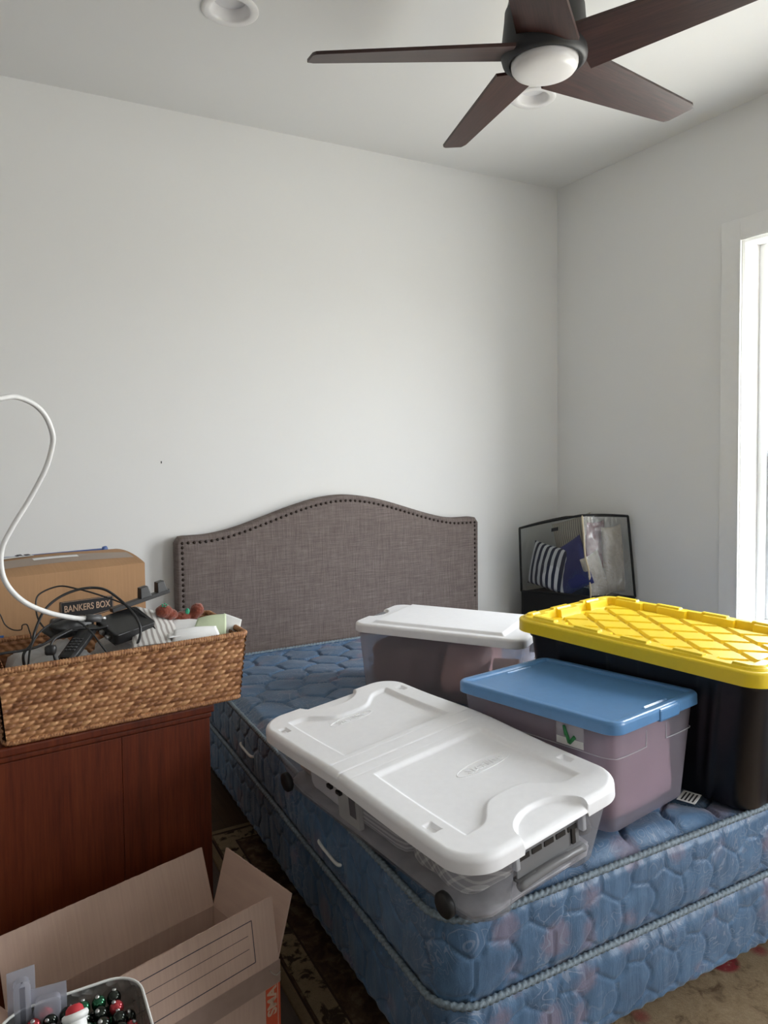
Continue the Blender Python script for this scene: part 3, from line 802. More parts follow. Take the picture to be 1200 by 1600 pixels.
# --- A: white-lidded under-bed tote in front
CA = np.array([.882, 1.476, .731]); ya, pa, ra = math.radians(-83.37), math.radians(-.6), math.radians(5.42)
LA, WA, HA = .868, .451, .173
ta = thing('underbed_storage_box', 'long low clear storage box with hinged white lid and black wheels', 'storage box', CA, (ra, pa, ya))
def lidA(X, Y):
    hx, hy = LA/2, WA/2; z = np.zeros_like(X)
    # two recessed panels with wavy outer ends
    for sgn, x0, x1 in ((1, .045, .355), (-1, -.075, -.365)):
        wav = .062*np.exp(-(Y/.088)**4)
        far = np.abs(x1)-wav*1.0
        u = np.abs(X)*np.where(np.sign(X) == sgn, 1, -1)
        d = np.minimum(np.minimum(u-abs(x0), far-u), hy-.062-np.abs(Y))
        cr_ = .03
        z = z-.0085*smooth01(d/.012)
    # raised hinge band
    z = z+.010*np.exp(-((X-.0+.02)/.16)**2)*.9-.010*.2
    z = z-.0022*smooth01((.0022-np.abs(X+.008))/.0016)
    z = z-.0012*smooth01((.0016-np.abs(X-.03))/.0012)-.0012*smooth01((.0016-np.abs(X+.055))/.0012)
    # hand scoops at both ends
    for sgn in (1, -1):
        e = hx-sgn*X
        d = .070*np.sqrt(np.clip(1-(Y/.092)**2, 0, 1))-e
        z = z-(.007+.006*np.clip((.075-e)/.075, 0, 1))*smooth01(d/.007)*(1 if sgn > 0 else .9)
    # small square drain pockets by the corners
    for sx in (1, -1):
        for sy in (1, -1):
            d = np.minimum(.017-np.abs(X-sx*.29*(1 if sx > 0 else 1.12)), .011-np.abs(Y-sy*(hy-.034)))
            z = z-.008*smooth01(d/.004)
    return z
v, f = lid_vf(LA/2-.014, WA/2-.014, .066, 330, 190, lidA, fillet(.014, .034))
(fv, ff), (kv, kf) = split_faces(v, f, lambda c_: c_[0] > -.008)
new_obj('lid_flap', fv, ff, M_['lid_white'], ta, auto=50)['label'] = 'larger front half of the hinged lid'
new_obj('lid_flap', kv, kf, M_['lid_white'], ta, auto=50)['label'] = 'smaller back half of the hinged lid'
container(ta, LA, WA, HA, .046, .062, M_['tote_clear'], (.012, .185), zt=-.014)
def wheel(x, y, z, s):
    m = MB(); Mx = Matrix.Translation((x, y, z)) @ Matrix.Rotation(-PI/2*s, 4, 'X')
    m.lathe([(.0001, -.016), (.022, -.016), (.025, -.013), (.025, -.003), (.022, .0), (.014, .001), (.012, -.002), (.006, -.002), (.005, .002), (.0001, .002)], 28, Mx)
    m.obj('wheel', M_['rubber'], ta)
for sx in (-.335, .315):
    for sy in (-1, 1): wheel(sx, sy*(WA/2-.037), -HA+.028, -sy)
# end handle: ribs, pull bar, pocket panel, vent slots
xe = LA/2-.018
for sy in (-1, 1): MB().box(xe-.022, xe+.002, sy*.094-.006, sy*.094+.006, -.075, -.022).obj('handle_rib', M_['plastic_rib'], ta, smooth=False, bevel=.003)
m = MB(); m.tube([(xe-.003, y, -.110+.004*math.cos(y/.09*1.5)) for y in np.linspace(-.092, .092, 14)], .0085, 10)
m.box(xe-.020, xe-.003, -.09, .09, -.106, -.099)
m.obj('pull_handle', M_['plastic_grey'], ta)
MB().box(xe-.013, xe-.010, -.088, .088, -.104, -.036).obj('pocket_panel', M_['plastic_grey'], ta, smooth=False)
for i in range(5):
    MB().box(xe-.0105, xe-.008, -.080+i*.034, -.054+i*.034, -.067, -.057).obj('vent_slot', M_['black'], ta, smooth=False)
MB().box(xe-.0105, xe-.006, .064, .074, -.094, -.062).obj('latch_pin', M_['black'], ta, smooth=False)
for sx, nm, sz in ((.17, 'Sterilite', .034), (-.27, 'Sterilite', .028)):
    tv, tf = text_mesh(nm, sz, .0008); Mx = Matrix.Translation((sx, .055, -.0035 if sx > 0 else -.0035)) @ Matrix.Rotation(PI/2, 4, 'Z')
    zz = float(lidA(np.array([sx]), np.array([.055]))[0])
    Mx = Matrix.Translation((sx, .055 if sx > 0 else -.02, zz+.0004)) @ Matrix.Rotation(PI/2, 4, 'Z')
    m = MB().add(tv, tf, Mx)
    el = [tuple(Mx @ Vector((math.cos(a)*sz*2.3, math.sin(a)*sz*.62, 0))) for a in np.linspace(0, 2*PI, 40, endpoint=False)]
    m.tube(el, .0008, 6, True); m.obj('embossed_mark', M_['lid_white'], ta, smooth=False)
for x in (-.06, -.02): MB().box(x-.009, x+.009, -WA/2+.004, -WA/2+.012, -.047, -.039).obj('hinge_clip', M_['black'], ta, smooth=False)
Ta = Matrix.Translation(Vector(CA)) @ Euler((ra, pa, ya)).to_matrix().to_4x4()
def inside(T, root, name, label, cat, vf, mat, off, rotz=0, group=None):
    """a thing lying inside a box: local offset in the box frame"""
    o = new_obj(name, *vf, mat); o.matrix_world = T @ Matrix.Translation(off) @ Matrix.Rotation(rotz, 4, 'Z'); tag(o, label, cat, group); return o
zf = -HA+.020
inside(Ta, ta, 'bottom_sheet', 'pale grey sheet lining the bottom of the wheeled clear box', 'sheet', lump_vf(.76, .355, .013, 13, .02, 24, 12), M_['grey_cloth'], (0, 0, -HA+.006))
inside(Ta, ta, 'plaid_blanket', 'grey and white plaid blanket bunched at the wheeled box front corner', 'blanket', lump_vf(.19, .175, .135, 3, .12, 24, 3.6), M_['plaid'], (.262, -.088, zf))
inside(Ta, ta, 'folded_bed_linen', 'finely striped grey folded linen inside the wheeled clear box', 'bed linen', lump_vf(.26, .15, .125, 5, .04, 20, 8), M_['linen_stripe'], (.02, -.088, zf))
inside(Ta, ta, 'folded_sheet', 'white folded sheet inside the wheeled clear box, left of the barcode pack', 'sheet', lump_vf(.17, .15, .10, 6, .04, 20, 7), M_['white_cloth'], (-.20, -.086, zf))
inside(Ta, ta, 'folded_towel', 'pinkish tan folded towel at the far end of the wheeled clear box', 'towel', lump_vf(.09, .16, .115, 8, .05, 20, 6), M_['tan_cloth'], (-.335, -.06, zf))
inside(Ta, ta, 'folded_throw', 'grey folded throw along the right side of the wheeled clear box', 'throw', lump_vf(.62, .155, .12, 9, .07, 20, 5), M_['grey_cloth'], (-.05, .09, zf))
m = MB(); m.box(-.045, .045, -.007, .007, 0, .085); pk = m.obj('linen_pack', M_['paper_grey'], bevel=.002, smooth=False)
pk.matrix_world = Ta @ Matrix.Translation((-.055, -.172, zf+.004)) @ Matrix.Rotation(0, 4, 'Z'); tag(pk, 'small white pack with barcode inside the wheeled clear box', 'package')
m = MB()
for i in range(14): m.box(.008+i*.002, .009+i*.002+(i % 3)*.0003, -.0076, -.007, .025, .07)
m.obj('barcode', M_['print_ink'], pk, smooth=False)

# --- B: blue-lidded tote
kB = 1.115; CB = np.array([0, 0, 1.45])+np.array([1.185, 1.268, -.564])*kB
yb_, pb_, rb_ = math.radians(-78.3), math.radians(-2.07), math.radians(-1.85); LB, WB, HB_ = .44*kB, .352*kB, .238*kB
tb = thing('blue_lid_storage_box', 'clear storage box with blue lid holding mauve cloth', 'storage box', CB, (rb_, pb_, yb_))
def lidB(X, Y):
    hx, hy = LB/2, WB/2
    d = np.minimum(hx-np.abs(X), hy-np.abs(Y)); z = -.006*smooth01((d-.020)/.006)
    ridge = smooth01((.0035-np.abs(np.abs(Y)-(hy-.028)))/.002)*smooth01((hx-.06-np.abs(X))/.01); z = z+.0025*ridge
    ridge = smooth01((.0035-np.abs(np.abs(X)-(hx-.036)))/.002)*smooth01((.06-np.abs(Y-.03))/.01); z = z+.0035*ridge
    z = z-.006*(1-(X/hx)**2)*(1-(Y/hy)**2)
    return z
v, f = lid_vf(LB/2-.008, WB/2-.008, .030, 150, 120, lidB, fillet(.008, .028))
new_obj('lid', v, f, M_['lid_blue'], tb, auto=50)
for sx in (-1, 1): MB().box(sx*(LB/2-.004)-.008, sx*(LB/2-.004)+.008, -.045+.03, .045+.03, -.034, -.004).obj('lid_latch', M_['lid_blue'], tb, smooth=False, bevel=.005)
container(tb, LB, WB, HB_, .034, .028, M_['tote_mauve'], zt=-.010)
# moulded step line below the rim, lowered at the hand grips
def stepline(parent, L, W, mat):
    segs = []
    hx, hy = L/2-.0165, W/2-.0165
    for sy in (-1, 1):
        segs.append([(x, sy*hy, -.088) for x in (-hx+.03, 0, hx-.03)])
    for sx in (-1, 1):
        for sy in (-1, 1):
            segs.append([(sx*hx, sy*.045, -.03), (sx*hx, sy*.045, -.082), (sx*(hx+.0005), sy*.055, -.088), (sx*hx, sy*(hy-.03), -.088), (sx*(hx-.009), sy*(hy-.009), -.088), (sx*(hx-.03), sy*hy, -.088)])
    m = MB()
    for s_ in segs: m.tube(spline(s_, 6), .0013, 6)
    m.obj('moulded_rim_line', mat, parent)
stepline(tb, LB, WB, M_['plastic_rib'])
yl = -(WB/2-.019)
m = MB(); m.box(.075, .150, yl-.002, yl-.0008, -.085, -.032); st = m.obj('price_sticker', M_['paper_grey'], tb, smooth=False)
m = MB(); zc_ = -.058
for a, b in (((.098, -.040), (.112, -.078)), ((.112, -.078), (.128, -.060)), ((.098, -.040), (.103, -.062))):
    m.tube([(a[0], yl-.0022, a[1]), (b[0], yl-.0022, b[1])], .0045, 8)
m.obj('green_check_mark', M_['print_green'], st)
Tb = Matrix.Translation(Vector(CB)) @ Euler((rb_, pb_, yb_)).to_matrix().to_4x4()
inside(Tb, tb, 'folded_blanket', 'mauve blanket filling the blue-lidded storage box', 'blanket', lump_vf(LB-.085, WB-.085, HB_-.055, 11, .03, 26, 9), M_['mauve_cloth'], (0, 0, -HB_+.006))

# --- C: white-lidded tote at the back
kC = 1.055; CC = np.array([0, 0, 1.45])+np.array([1.402, 2.101, -.61])*kC
yc_, pc_, rc_ = math.radians(-53.4), math.radians(.14), math.radians(-2.1); LC, WC, HC = .601*kC, .392*kC, .237*kC
tc = thing('white_lid_storage_box', 'deep clear storage box with white lid near the headboard', 'storage box', CC, (rc_, pc_, yc_))
def lidC(X, Y):
    hx, hy = LC/2, WC/2
    d = np.minimum(hx-.070-np.abs(X), hy-.024-np.abs(Y)); z = .010*smooth01(d/.016)
    for sgn in (1, -1):
        e = hx-sgn*X; dd_ = .045*np.sqrt(np.clip(1-(Y/.075)**2, 0, 1))-e; z = z-.014*smooth01(dd_/.006)
    return z
v, f = lid_vf(LC/2-.011, WC/2-.011, .040, 200, 140, lidC, fillet(.011, .032))
new_obj('lid', v, f, M_['lid_white'], tc, auto=50)
for sx in (-1, 1): MB().box(sx*(LC/2-.014)-.009, sx*(LC/2-.014)+.012, -.05, .05, -.075, -.006).obj('latch', M_['plastic_grey'], tc, smooth=False, bevel=.005)
container(tc, LC, WC, HC, .034, .035, M_['tote_clear_back'], zt=-.012)
Tc = Matrix.Translation(Vector(CC)) @ Euler((rc_, pc_, yc_)).to_matrix().to_4x4()
zf = -HC+.006
inside(Tc, tc, 'folded_jacket', 'dark clothing bundle at the left of the deep white-lidded box', 'clothing', lump_vf(.255, .32, .165, 21, .10, 24, 5), M_['dark_cloth'], (-.150, 0, zf))
inside(Tc, tc, 'plastic_bag', 'pinkish plastic bag in the middle of the deep white-lidded box', 'bag', lump_vf(.16, .31, .19, 22, .12, 24, 4), M_['pink_bag'], (.075, -.005, zf))
m = MB(); m.box(-.045, .045, -.06, .06, 0, .13); sb = m.obj('small_carton', M_['carton'], bevel=.002, smooth=False)
sb.matrix_world = Tc @ Matrix.Translation((.222, -.075, zf)) @ Matrix.Rotation(.25, 4, 'Z'); tag(sb, 'small brown carton at right end of the deep white-lidded box', 'carton')

# --- D: black bin with yellow lid
kD = 1.025*1.0; CD = np.array([0, 0, 1.45])+np.array([1.682+.018, 1.42+.015, -.525+.0])*kD
yd_ = math.radians(-80.0); LD, WD, HD = .78, .503, .380
td = thing('yellow_lid_storage_bin', 'large black storage bin with yellow ribbed lid', 'storage bin', CD, (0, 0, yd_))
def lidD(X, Y):
    hx, hy = LD/2, WD/2
    ex, ey = hx-np.abs(X), hy-np.abs(Y)
    d = -sd_rrect(X, Y, hx, hy, .06)
    # wall blocks: inner rim line steps in and out
    along = np.where(ex < ey, Y, X); ph = np.where(ex < ey, .5, .0)
    blk = (np.mod(along/.155+ph+20, 1) < .62)
    inner = np.where(blk, .058, .040)
    field = smooth01((d-inner)/.005)
    z = -.024*field
    # step just inside the outermost lip, long raised bars on the rim
    z = z-.006*(1-smooth01((d-.014)/.004))
    bar = smooth01((.0115-np.abs(d-.034))/.003)*(np.mod(along/.155+ph+20.08, 1) < .52); z = z+.0055*bar*(1-field)
    # diamond tiles
    p = X/.150+Y/.112; q = X/.150-Y/.112
    fp = np.abs(np.mod(p, 1)-.5); fq = np.abs(np.mod(q, 1)-.5)
    tile = smooth01((.42-np.maximum(fp, fq))/.03); z = z+.0085*tile*smooth01((d-.078)/.006)
    return z
v, f = lid_vf(LD/2-.007, WD/2-.007, .055, 420, 290, lidD, fillet(.007, .050))
new_obj('lid', v, f, M_['lid_yellow'], td, auto=35)
def bin_rings():
    out = []
    for z, ins in ((-.030, .022), (-.06, .026), (-.061, .030), (-HD+.02, .058), (-HD+.004, .062), (-HD, .070)):
        pts = resample(rrect(LD/2-ins, WD/2-ins, .055, 10), .006); P = []
        hx, hy = LD/2-ins, WD/2-ins
        for x, y, _ in pts:
            rib = 0
            if z < -.058:
                if abs(abs(y)-hy) < 1e-4:
                    for c_ in (-.22, -.05, .05, .22):
                        rib = max(rib, .005*float(smooth01(np.array((.012-abs(x-c_))/.006))))
                    y = y-math.copysign(rib, y)*-1
                elif abs(abs(x)-hx) < 1e-4:
                    for c_ in (-.09, .09): rib = max(rib, .005*float(smooth01(np.array((.012-abs(y-c_))/.006))))
                    x = x+math.copysign(rib, x)
            P.append((x, y, z))
        out.append(P)
    n = len(out[0]); res = []
    for P in out:
        P = np.array(P); q = np.vstack([P, P[:1]]); t_ = np.linspace(0, len(P), n, endpoint=False); res.append(np.stack([np.interp(t_, np.arange(len(q)), q[:, j]) for j in range(3)], 1).tolist())
    return res
v, f = loft_vf(bin_rings(), True, True); new_obj('bin_body', v, f, M_['bin_black'], td, auto=40)

# --- folded papers standing between the white-lidded box and the black bin
u_ = np.array([math.cos(yc_), math.sin(yc_), 0]); w_ = np.array([-math.sin(yc_), math.cos(yc_), 0])
c0 = CC+u_*(LC/2+.012)-w_*(WC/2-.085); c0[2] = .553
Mx = basis(c0, w_, -u_, (0, 0, 1))
m = MB(); v = []; f = []
for i, (a, b) in enumerate(((-.045, .0), (-.035, .003), (-.02, -.002), (-.005, .004), (.012, 0), (.03, .004), (.045, .001))):
    v += [(a, b, 0), (a, b, .165+.012*(i % 2))]
    if i: f.append((2*i-2, 2*i, 2*i+1, 2*i-1))
m.add(v, f, Mx); o = m.obj('folded_papers', M_['paper'], smooth=False); sm = o.modifiers.new('thick', 'SOLIDIFY'); sm.thickness = .002
tag(o, 'white folded papers wedged between the white-lidded box and black bin', 'papers')

# ================================================================== clear pillow bag in the corner
A, B, C_, D_ = np.array([2.535, 3.14, .990]), np.array([2.615, 2.745, 1.088]), np.array([2.893, 2.705, 1.072]), np.array([2.885, 3.16, 1.03])
A0, B0, C0, D0 = np.array([2.555, 3.15, .640]), np.array([2.665, 2.735, .668]), np.array([2.905, 2.665, .655]), np.array([2.90, 3.17, .64])
A1, B1, C1, D1 = [np.array([p[0], p[1], 0.0]) for p in (A0, B0, C0, D0)]
bag = thing('pillow_storage_bag', 'clear vinyl zippered bag of pillows with black base in the corner', 'storage bag', (2.73, 2.94, 0))
bo = np.array(bag.location)
def panel(a, b, c_, d, bulge, name, mat, seed, n=22):
    rs = np.random.RandomState(seed); ph = rs.rand(4)*6; nrm = unit(np.cross(b-a, d-a)); v = []; f = []
    for i in range(n+1):
        for j in range(n+1):
            s, t = i/n, j/n; p = (a*(1-s)+b*s)*(1-t)+(d*(1-s)+c_*s)*t
            k_ = bulge*math.sin(PI*s)*math.sin(PI*t)+.004*math.sin(14*s+ph[0]+4*t)*math.sin(11*t+ph[1])*math.sin(PI*s)*math.sin(PI*t)
            v.append(p+nrm*k_-bo)
    for i in range(n):
        for j in range(n): f.append((i*(n+1)+j, (i+1)*(n+1)+j, (i+1)*(n+1)+j+1, i*(n+1)+j+1))
    return new_obj(name, v, f, mat, bag)
panel(A0, B0, B, A, -.012, 'clear_side', M_['vinyl_clear'], 1)
panel(B0, C0, C_, B, .008, 'clear_front', M_['vinyl_crinkle'], 2)
panel(A, B, C_, D_, .012, 'clear_top', M_['vinyl_clear'], 3)
m = MB(); rings = [[tuple(p-bo) for p in q] for q in ((A1, B1, C1, D1), (A0, B0, C0, D0))]; m.loft(rings, True, False); m.obj('black_base', M_['bag_black'], bag, smooth=False)
panel(D0, A0, A, D_, -.006, 'clear_back', M_['vinyl_clear'], 4)
panel(C0, D0, D_, C_, -.004, 'clear_back_side', M_['vinyl_clear'], 5)
m = MB()
for pts in ([A, B], [B, C_], [C_, D_], [D_, A], [A0, A], [C0, C_], [A0, B0], [B0, C0]):
    a, b = pts; sl = [a+(b-a)*t+np.array([0, 0, .004*math.sin(PI*t)]) for t in np.linspace(0, 1, 10)]; m.tube([p-bo for p in sl], .0062, 8)
m.obj('black_piping', M_['bag_black'], bag)
mid = (B0+B)/2+np.array([-.008, .0, 0]); zp = spline([B1+[0, 0, .45], B0, B0*.7+B*.3+[.006, 0, 0], mid, B*.75+B0*.25+[-.004, 0, 0], B], 6)
MB().tube([p-bo for p in zp], .0048, 8).obj('zipper', M_['zip'], bag)
m = MB(); e1 = unit(A-B); m.box(-.022, .022, 0, .002, -.009, .009, basis(B+(A-B)*.40+np.array([-.006, 0, -.045])-bo, -e1, (-1, 0, 0), (0, 0, 1)) ); m.obj('brand_patch', M_['print_black'], bag, smooth=False)
def put_pillow(name, label, mat, w, h, t, c_, x, y, seed, wr=.004, pinch=.1):
    o = new_obj(name, *pillow_vf(w, h, t, 26, pinch, seed, wr), mat); x = unit(x); z = unit(np.cross(x, y)); y = np.cross(z, x); o.matrix_world = basis(c_, x, y, z); tag(o, label, 'pillow', 'pillows in the clear bag'); return o
put_pillow('throw_pillow', 'navy pillow with white stripes in the clear bag, leftmost', M_['stripe_pillow'], .24, .26, .085, (2.635, 3.015, .785), (.15, -.1, 1), (.15, -1, .12), 1, .002, .04)
put_pillow('throw_pillow', 'plain navy pillow standing in the clear bag beside the striped one', M_['navy'], .27, .24, .075, (2.672, 2.885, .80), (.12, .52, .86), (.1, -.86, .55), 2, .002, .05)
put_pillow('throw_pillow', 'ruffled beige pillow at the top of the clear bag', M_['ruffle'], .26, .28, .075, (2.745, 2.93, .915), (.25, -1, .35), (.1, .3, 1), 3, .004, .05)
put_pillow('throw_pillow', 'burgundy pillow seen through the clear bag front', M_['burgundy'], .16, .34, .05, (2.770, 2.815, .875), (1, .25, 0), (.1, 0, 1), 4, .003, .05)
put_pillow('throw_pillow', 'rightmost cream pillow in the clear bag', M_['beige'], .12, .36, .065, (2.835, 2.748, .845), (1, -.15, .10), (-.08, 0, 1), 5, .004, .05)
put_pillow('throw_pillow', 'beige pillow low behind the crinkled front of the clear bag', M_['beige'], .12, .25, .045, (2.725, 2.765, .765), (1, -.1, .40), (-.35, 0, 1), 6, .003, .05)

# ================================================================== chest, basket, file box
CH = thing('wooden_chest', 'reddish brown wooden chest under the woven basket', 'chest', (.505, 1.935, 0), (0, 0, math.radians(5.5)))
MB().box(-.66, -.004, .004, .76, .02, .732).obj('body', M_['chest'], CH, smooth=False, bevel=.002)
m = MB()
for x0, x1 in ((-.656, -.2375), (-.2367, -.006)): m.box(x0, x1, 0, .012, .02, .720)
m.obj('side_panel', M_['chest'], CH, smooth=False, bevel=.0012)
MB().box(-.668, .006, -.008, .768, .735, .7575).obj('top', M_['chest'], CH, smooth=False, bevel=.005)
MB().box(-.662, -.001, -.003, .762, .722, .735).obj('cornice', M_['chest'], CH, smooth=False, bevel=.003)
MB().box(-.64, -.02, .02, .74, 0, .02).obj('plinth', M_['chest'], CH, smooth=False)

BKZ = .759; byaw = math.radians(4.5); BL, BD, BH = .585, .285, .186
bk = thing('woven_basket', 'rectangular woven seagrass basket full of clutter on the chest', 'basket', (.285, 2.045, BKZ), (0, 0, byaw))
def weave(s, z, hr=.0128, wl=.0205):
    """height and strand id of plaited leaves on a wall (s along, z up)"""
    H_ = np.full(s.shape, -1.0); T_ = np.zeros(s.shape)
    j0 = np.floor(z/hr)
    for dj in (-1, 0, 1):
        j = j0+dj; par = np.mod(j, 2); slant = np.where(par > .5, 1, 1)*.55
        i0 = np.floor(s/wl-.5*par)
        for di in (-1, 0, 1):
            cx = (i0+di+.5+.5*par)*wl; cz = (j+.5)*hr
            a = s-cx; b = z-cz; ca, sa = math.cos(.30), math.sin(.30)
            u = (a*ca+b*sa)/(wl*.66); w = (-a*sa+b*ca)/(hr*.47)
            e = 1-np.abs(u)**1.7-np.abs(w)**2
            h = np.sqrt(np.maximum(0, e)); 
            idn = np.mod(np.sin((i0+di)*12.9898+j*78.233)*43758.5453, 1)
            h = h+.18*u
            m_ = h > H_; H_ = np.where(m_, h, H_); T_ = np.where(m_, idn, T_)
    return np.clip(H_, 0, 1.2), T_
def basket_wall(a, b, flare_n, name, inner=False, step=.0024):
    """a,b: bottom corners (2D); wall leaning outwards by flare"""
    L = np.linalg.norm(np.subtract(b, a)); d = np.subtract(b, a)/L; n = np.array([d[1], -d[0]])
    ns = int(L/step)+1; nz = int((BH-.008)/step)+1
    S, Z = np.meshgrid(np.linspace(0, L, ns), np.linspace(.003, BH-.005, nz), indexing='ij')
    h, t = weave(S+a[0]*3+a[1]*5, Z)
    fl = flare_n*Z/BH; ends = (S/L-.5)*2*flare_n*Z/BH
    off = fl+.0085*h*(-1 if inner else 1)
    X = a[0]+d[0]*(S+ends)+n[0]*off; Y = a[1]+d[1]*(S+ends)+n[1]*off
    v = np.stack([X, Y, Z], -1).reshape(-1, 3); f = []
    ii, jj = np.meshgrid(np.arange(ns-1), np.arange(nz-1), indexing='ij'); k0 = (ii*nz+jj).ravel()
    f = np.stack([k0, k0+nz, k0+nz+1, k0+1], 1)
    tone = np.where(h.ravel() > .05, .30+.58*t.ravel(), .0)*(.45+.55*smooth01(h.ravel()/.6))*(1 if not inner else .8)  # random strand tone times painted shade: dark gaps between strands, dimmer inner faces
    return v, f, tone
hx, hy = BL/2-.008, BD/2-.008; FLR = .016
cs = [(-hx, -hy), (hx, -hy), (hx, hy), (-hx, hy)]
V_, F_, T__ = [], [], []; base_i = 0
for i in range(4):
    for inn in (False, True):
        if i == 2 and not inn: st_ = .006
        elif inn: st_ = .005
        else: st_ = .0023
        a, b = np.array(cs[i]), np.array(cs[(i+1) % 4])
        if inn:
            c_ = np.array([0, 0]); a = a*[.965, .93]; b = b*[.965, .93]
        v, f, t_ = basket_wall(a, b, FLR, 'wall', inn, st_); V_.append(v); F_.append(f+base_i); T__.append(t_); base_i += len(v)
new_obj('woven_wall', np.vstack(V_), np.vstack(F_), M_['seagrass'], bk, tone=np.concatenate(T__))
MB().box(-hx, hx, -hy, hy, .002, .008).obj('bottom', M_['seagrass'], bk, smooth=False)
def wrapped(z, ex, r):
    P = resample(rrect(hx+ex, hy+ex, .014, 6, z), .0022)
    v, f = tube_vf(P, r, 10, True); v = np.array(v); n = 10; m_ = len(P)
    s = np.repeat(np.arange(m_)*.0022, n); ang = np.tile(np.arange(n)/n*2*PI, m_)
    c_ = np.repeat(np.array(P), n, 0); g = np.abs(np.sin(s*PI/.0068+ang*.5)); v = c_+(v-c_)*(.82+.28*g)[:, None]
    idn = np.mod(np.sin(np.floor(s/.0068+ang*.5/PI)*12.9898)*43758.5453, 1); return v, f, (.35+.45*idn)*np.where(g < .25, .45, 1)  # shade painted into the grooves between the wraps
v, f, t_ = wrapped(BH-.004, FLR+.003, .0078); new_obj('rim', v, f, M_['seagrass'], bk, tone=t_)
v, f, t_ = wrapped(.006, .004, .0062); new_obj('base_rim', v, f, M_['seagrass'], bk, tone=t_*.9)

# --- file box behind the basket
by = math.radians(10.5); fb = thing('cardboard_file_box', 'taped tan cardboard box standing behind the woven basket', 'cardboard box', (.402, 2.285, .759), (0, 0, by))
FW, FD, FH = .49, .27, .343
m = MB(); n_ = 16
prof = []
for i in range(n_+1):
    t = i/n_; y = t*FD; prof.append((y, FH+.016*math.sin(PI*t)**.8+.014*t**2*(1-max(0, t-.96)/.04)))
rings = []
for x in np.linspace(-FW, 0, 24):
    s = (x+FW)/FW; bz = .012*math.sin(PI*s)
    rings.append([(x, 0, 0)]+[(x, y, z+(bz*(math.sin(PI*y/FD)))) for y, z in prof]+[(x, FD, 0)])
m.loft(rings); m.obj('carton', M_['carton_tan'], fb, auto=35, bevel=.0)
def top_z(x, y):
    s = (x+FW)/FW; t = min(1, max(0, y/FD)); return FH+.016*max(0, math.sin(PI*t))**.8+.014*t**2+.012*math.sin(PI*s)*math.sin(PI*y/FD)
def strip_on_top(x0, x1, y0, y1, name, mat, dz=.0009, nx=24, ny=6, parent=fb):
    v = []; f = []
    for i in range(nx+1):
        for j in range(ny+1):
            x = x0+(x1-x0)*i/nx; y = y0+(y1-y0)*j/ny; v.append((x, y, top_z(min(x, -.0), min(max(y, 0.0), FD))+dz))
    for i in range(nx):
        for j in range(ny): f.append((i*(ny+1)+j, (i+1)*(ny+1)+j, (i+1)*(ny+1)+j+1, i*(ny+1)+j+1))
    return new_obj(name, v, f, mat, parent)
strip_on_top(-.485, -.012, .055, .125, 'packing_tape', M_['tape_clear'])
m = MB(); v = []; f = []
xs = np.linspace(-.40, -.035, 30)
for i, x in enumerate(xs):
    zz = top_z(x, FD-.010)+.001
    v += [(x, FD-.012, zz-.010), (x, FD-.008, zz+.004), (x, FD+.002, zz+.003), (x, FD+.003, zz-.014)]
    if i:
        for q in range(3): f.append((4*i-4+q, 4*i+q, 4*i+q+1, 4*i-3+q))
m.add(v, f); m.obj('blue_tape', M_['tape_blue'], fb, smooth=True)
MB().add(*lump_vf(.018, .012, .022, 5, .3, 10, 2.5), Matrix.Translation((-.034, FD-.008, FH+.006))).obj('tape_end', M_['tape_blue'], fb)
lb = strip_on_top(-.385, -.275, .150, .225, 'shipping_label', M_['paper'], .0018)
m = MB()
for x0, x1, yy in ((-.375, -.355, .18), (-.318, -.312, .175), (-.308, -.296, .20), (-.294, -.280, .172)):
    zz = top_z((x0+x1)/2, yy)+.0024; m.box(x0, x1, yy, yy+.025, zz-.0004, zz+.0006)
m.obj('print', M_['print_ink'], lb, smooth=False)
m = MB()
zz = top_z(-.26, .098)+.0018
tp = strip_on_top(-.29, -.165, .092, .112, 'tape_print', M_['paper'], .0016)
# badge with lettering on the front face (front faces -y)
bx, bz, bw, bh = -.172, .236, .150, .042
pts = []
for i in range(25):
    a = i/24; x = -bw/2+bw*a; pts.append((x, bh/2))
low = [(bw/2-bw*i/24, -bh/2-.010*math.sin(PI*i/24)) for i in range(25)]
P = [(bx+x, -.0012, bz+z) for x, z in pts]+[(bx+x, -.0012, bz+z) for x, z in low]
P2 = [(x, .001, z) for x, _, z in P]
bd = MB().loft([P2, P], True, True).obj('printed_badge', M_['print_black'], fb, smooth=False)
tv, tf = text_mesh('BANKERS BOX', .0265, .0004, .0004); sx_ = (bw*.86)/(max(p[0] for p in tv)-min(p[0] for p in tv))
Mx = Matrix.Translation((bx, -.0017, bz-.002)) @ Matrix.Rotation(PI/2, 4, 'X') @ Matrix.Diagonal((sx_, 1, 1, 1))
MB().add(tv, tf, Mx).obj('lettering', M_['print_tan'], bd, smooth=False)
m = MB(); ol = [(bx+x*.97, -.0014, bz+z*.90) for x, z in pts]+[(bx+x*.97, -.0014, bz+z*.90) for x, z in low]; m.tube(ol, .0006, 4, True); m.obj('badge_outline', M_['print_tan'], bd)
MB().box(-.425, -.393, -.0012, .001, .155, .188).obj('blue_print', M_['print_blue'], fb, smooth=False)

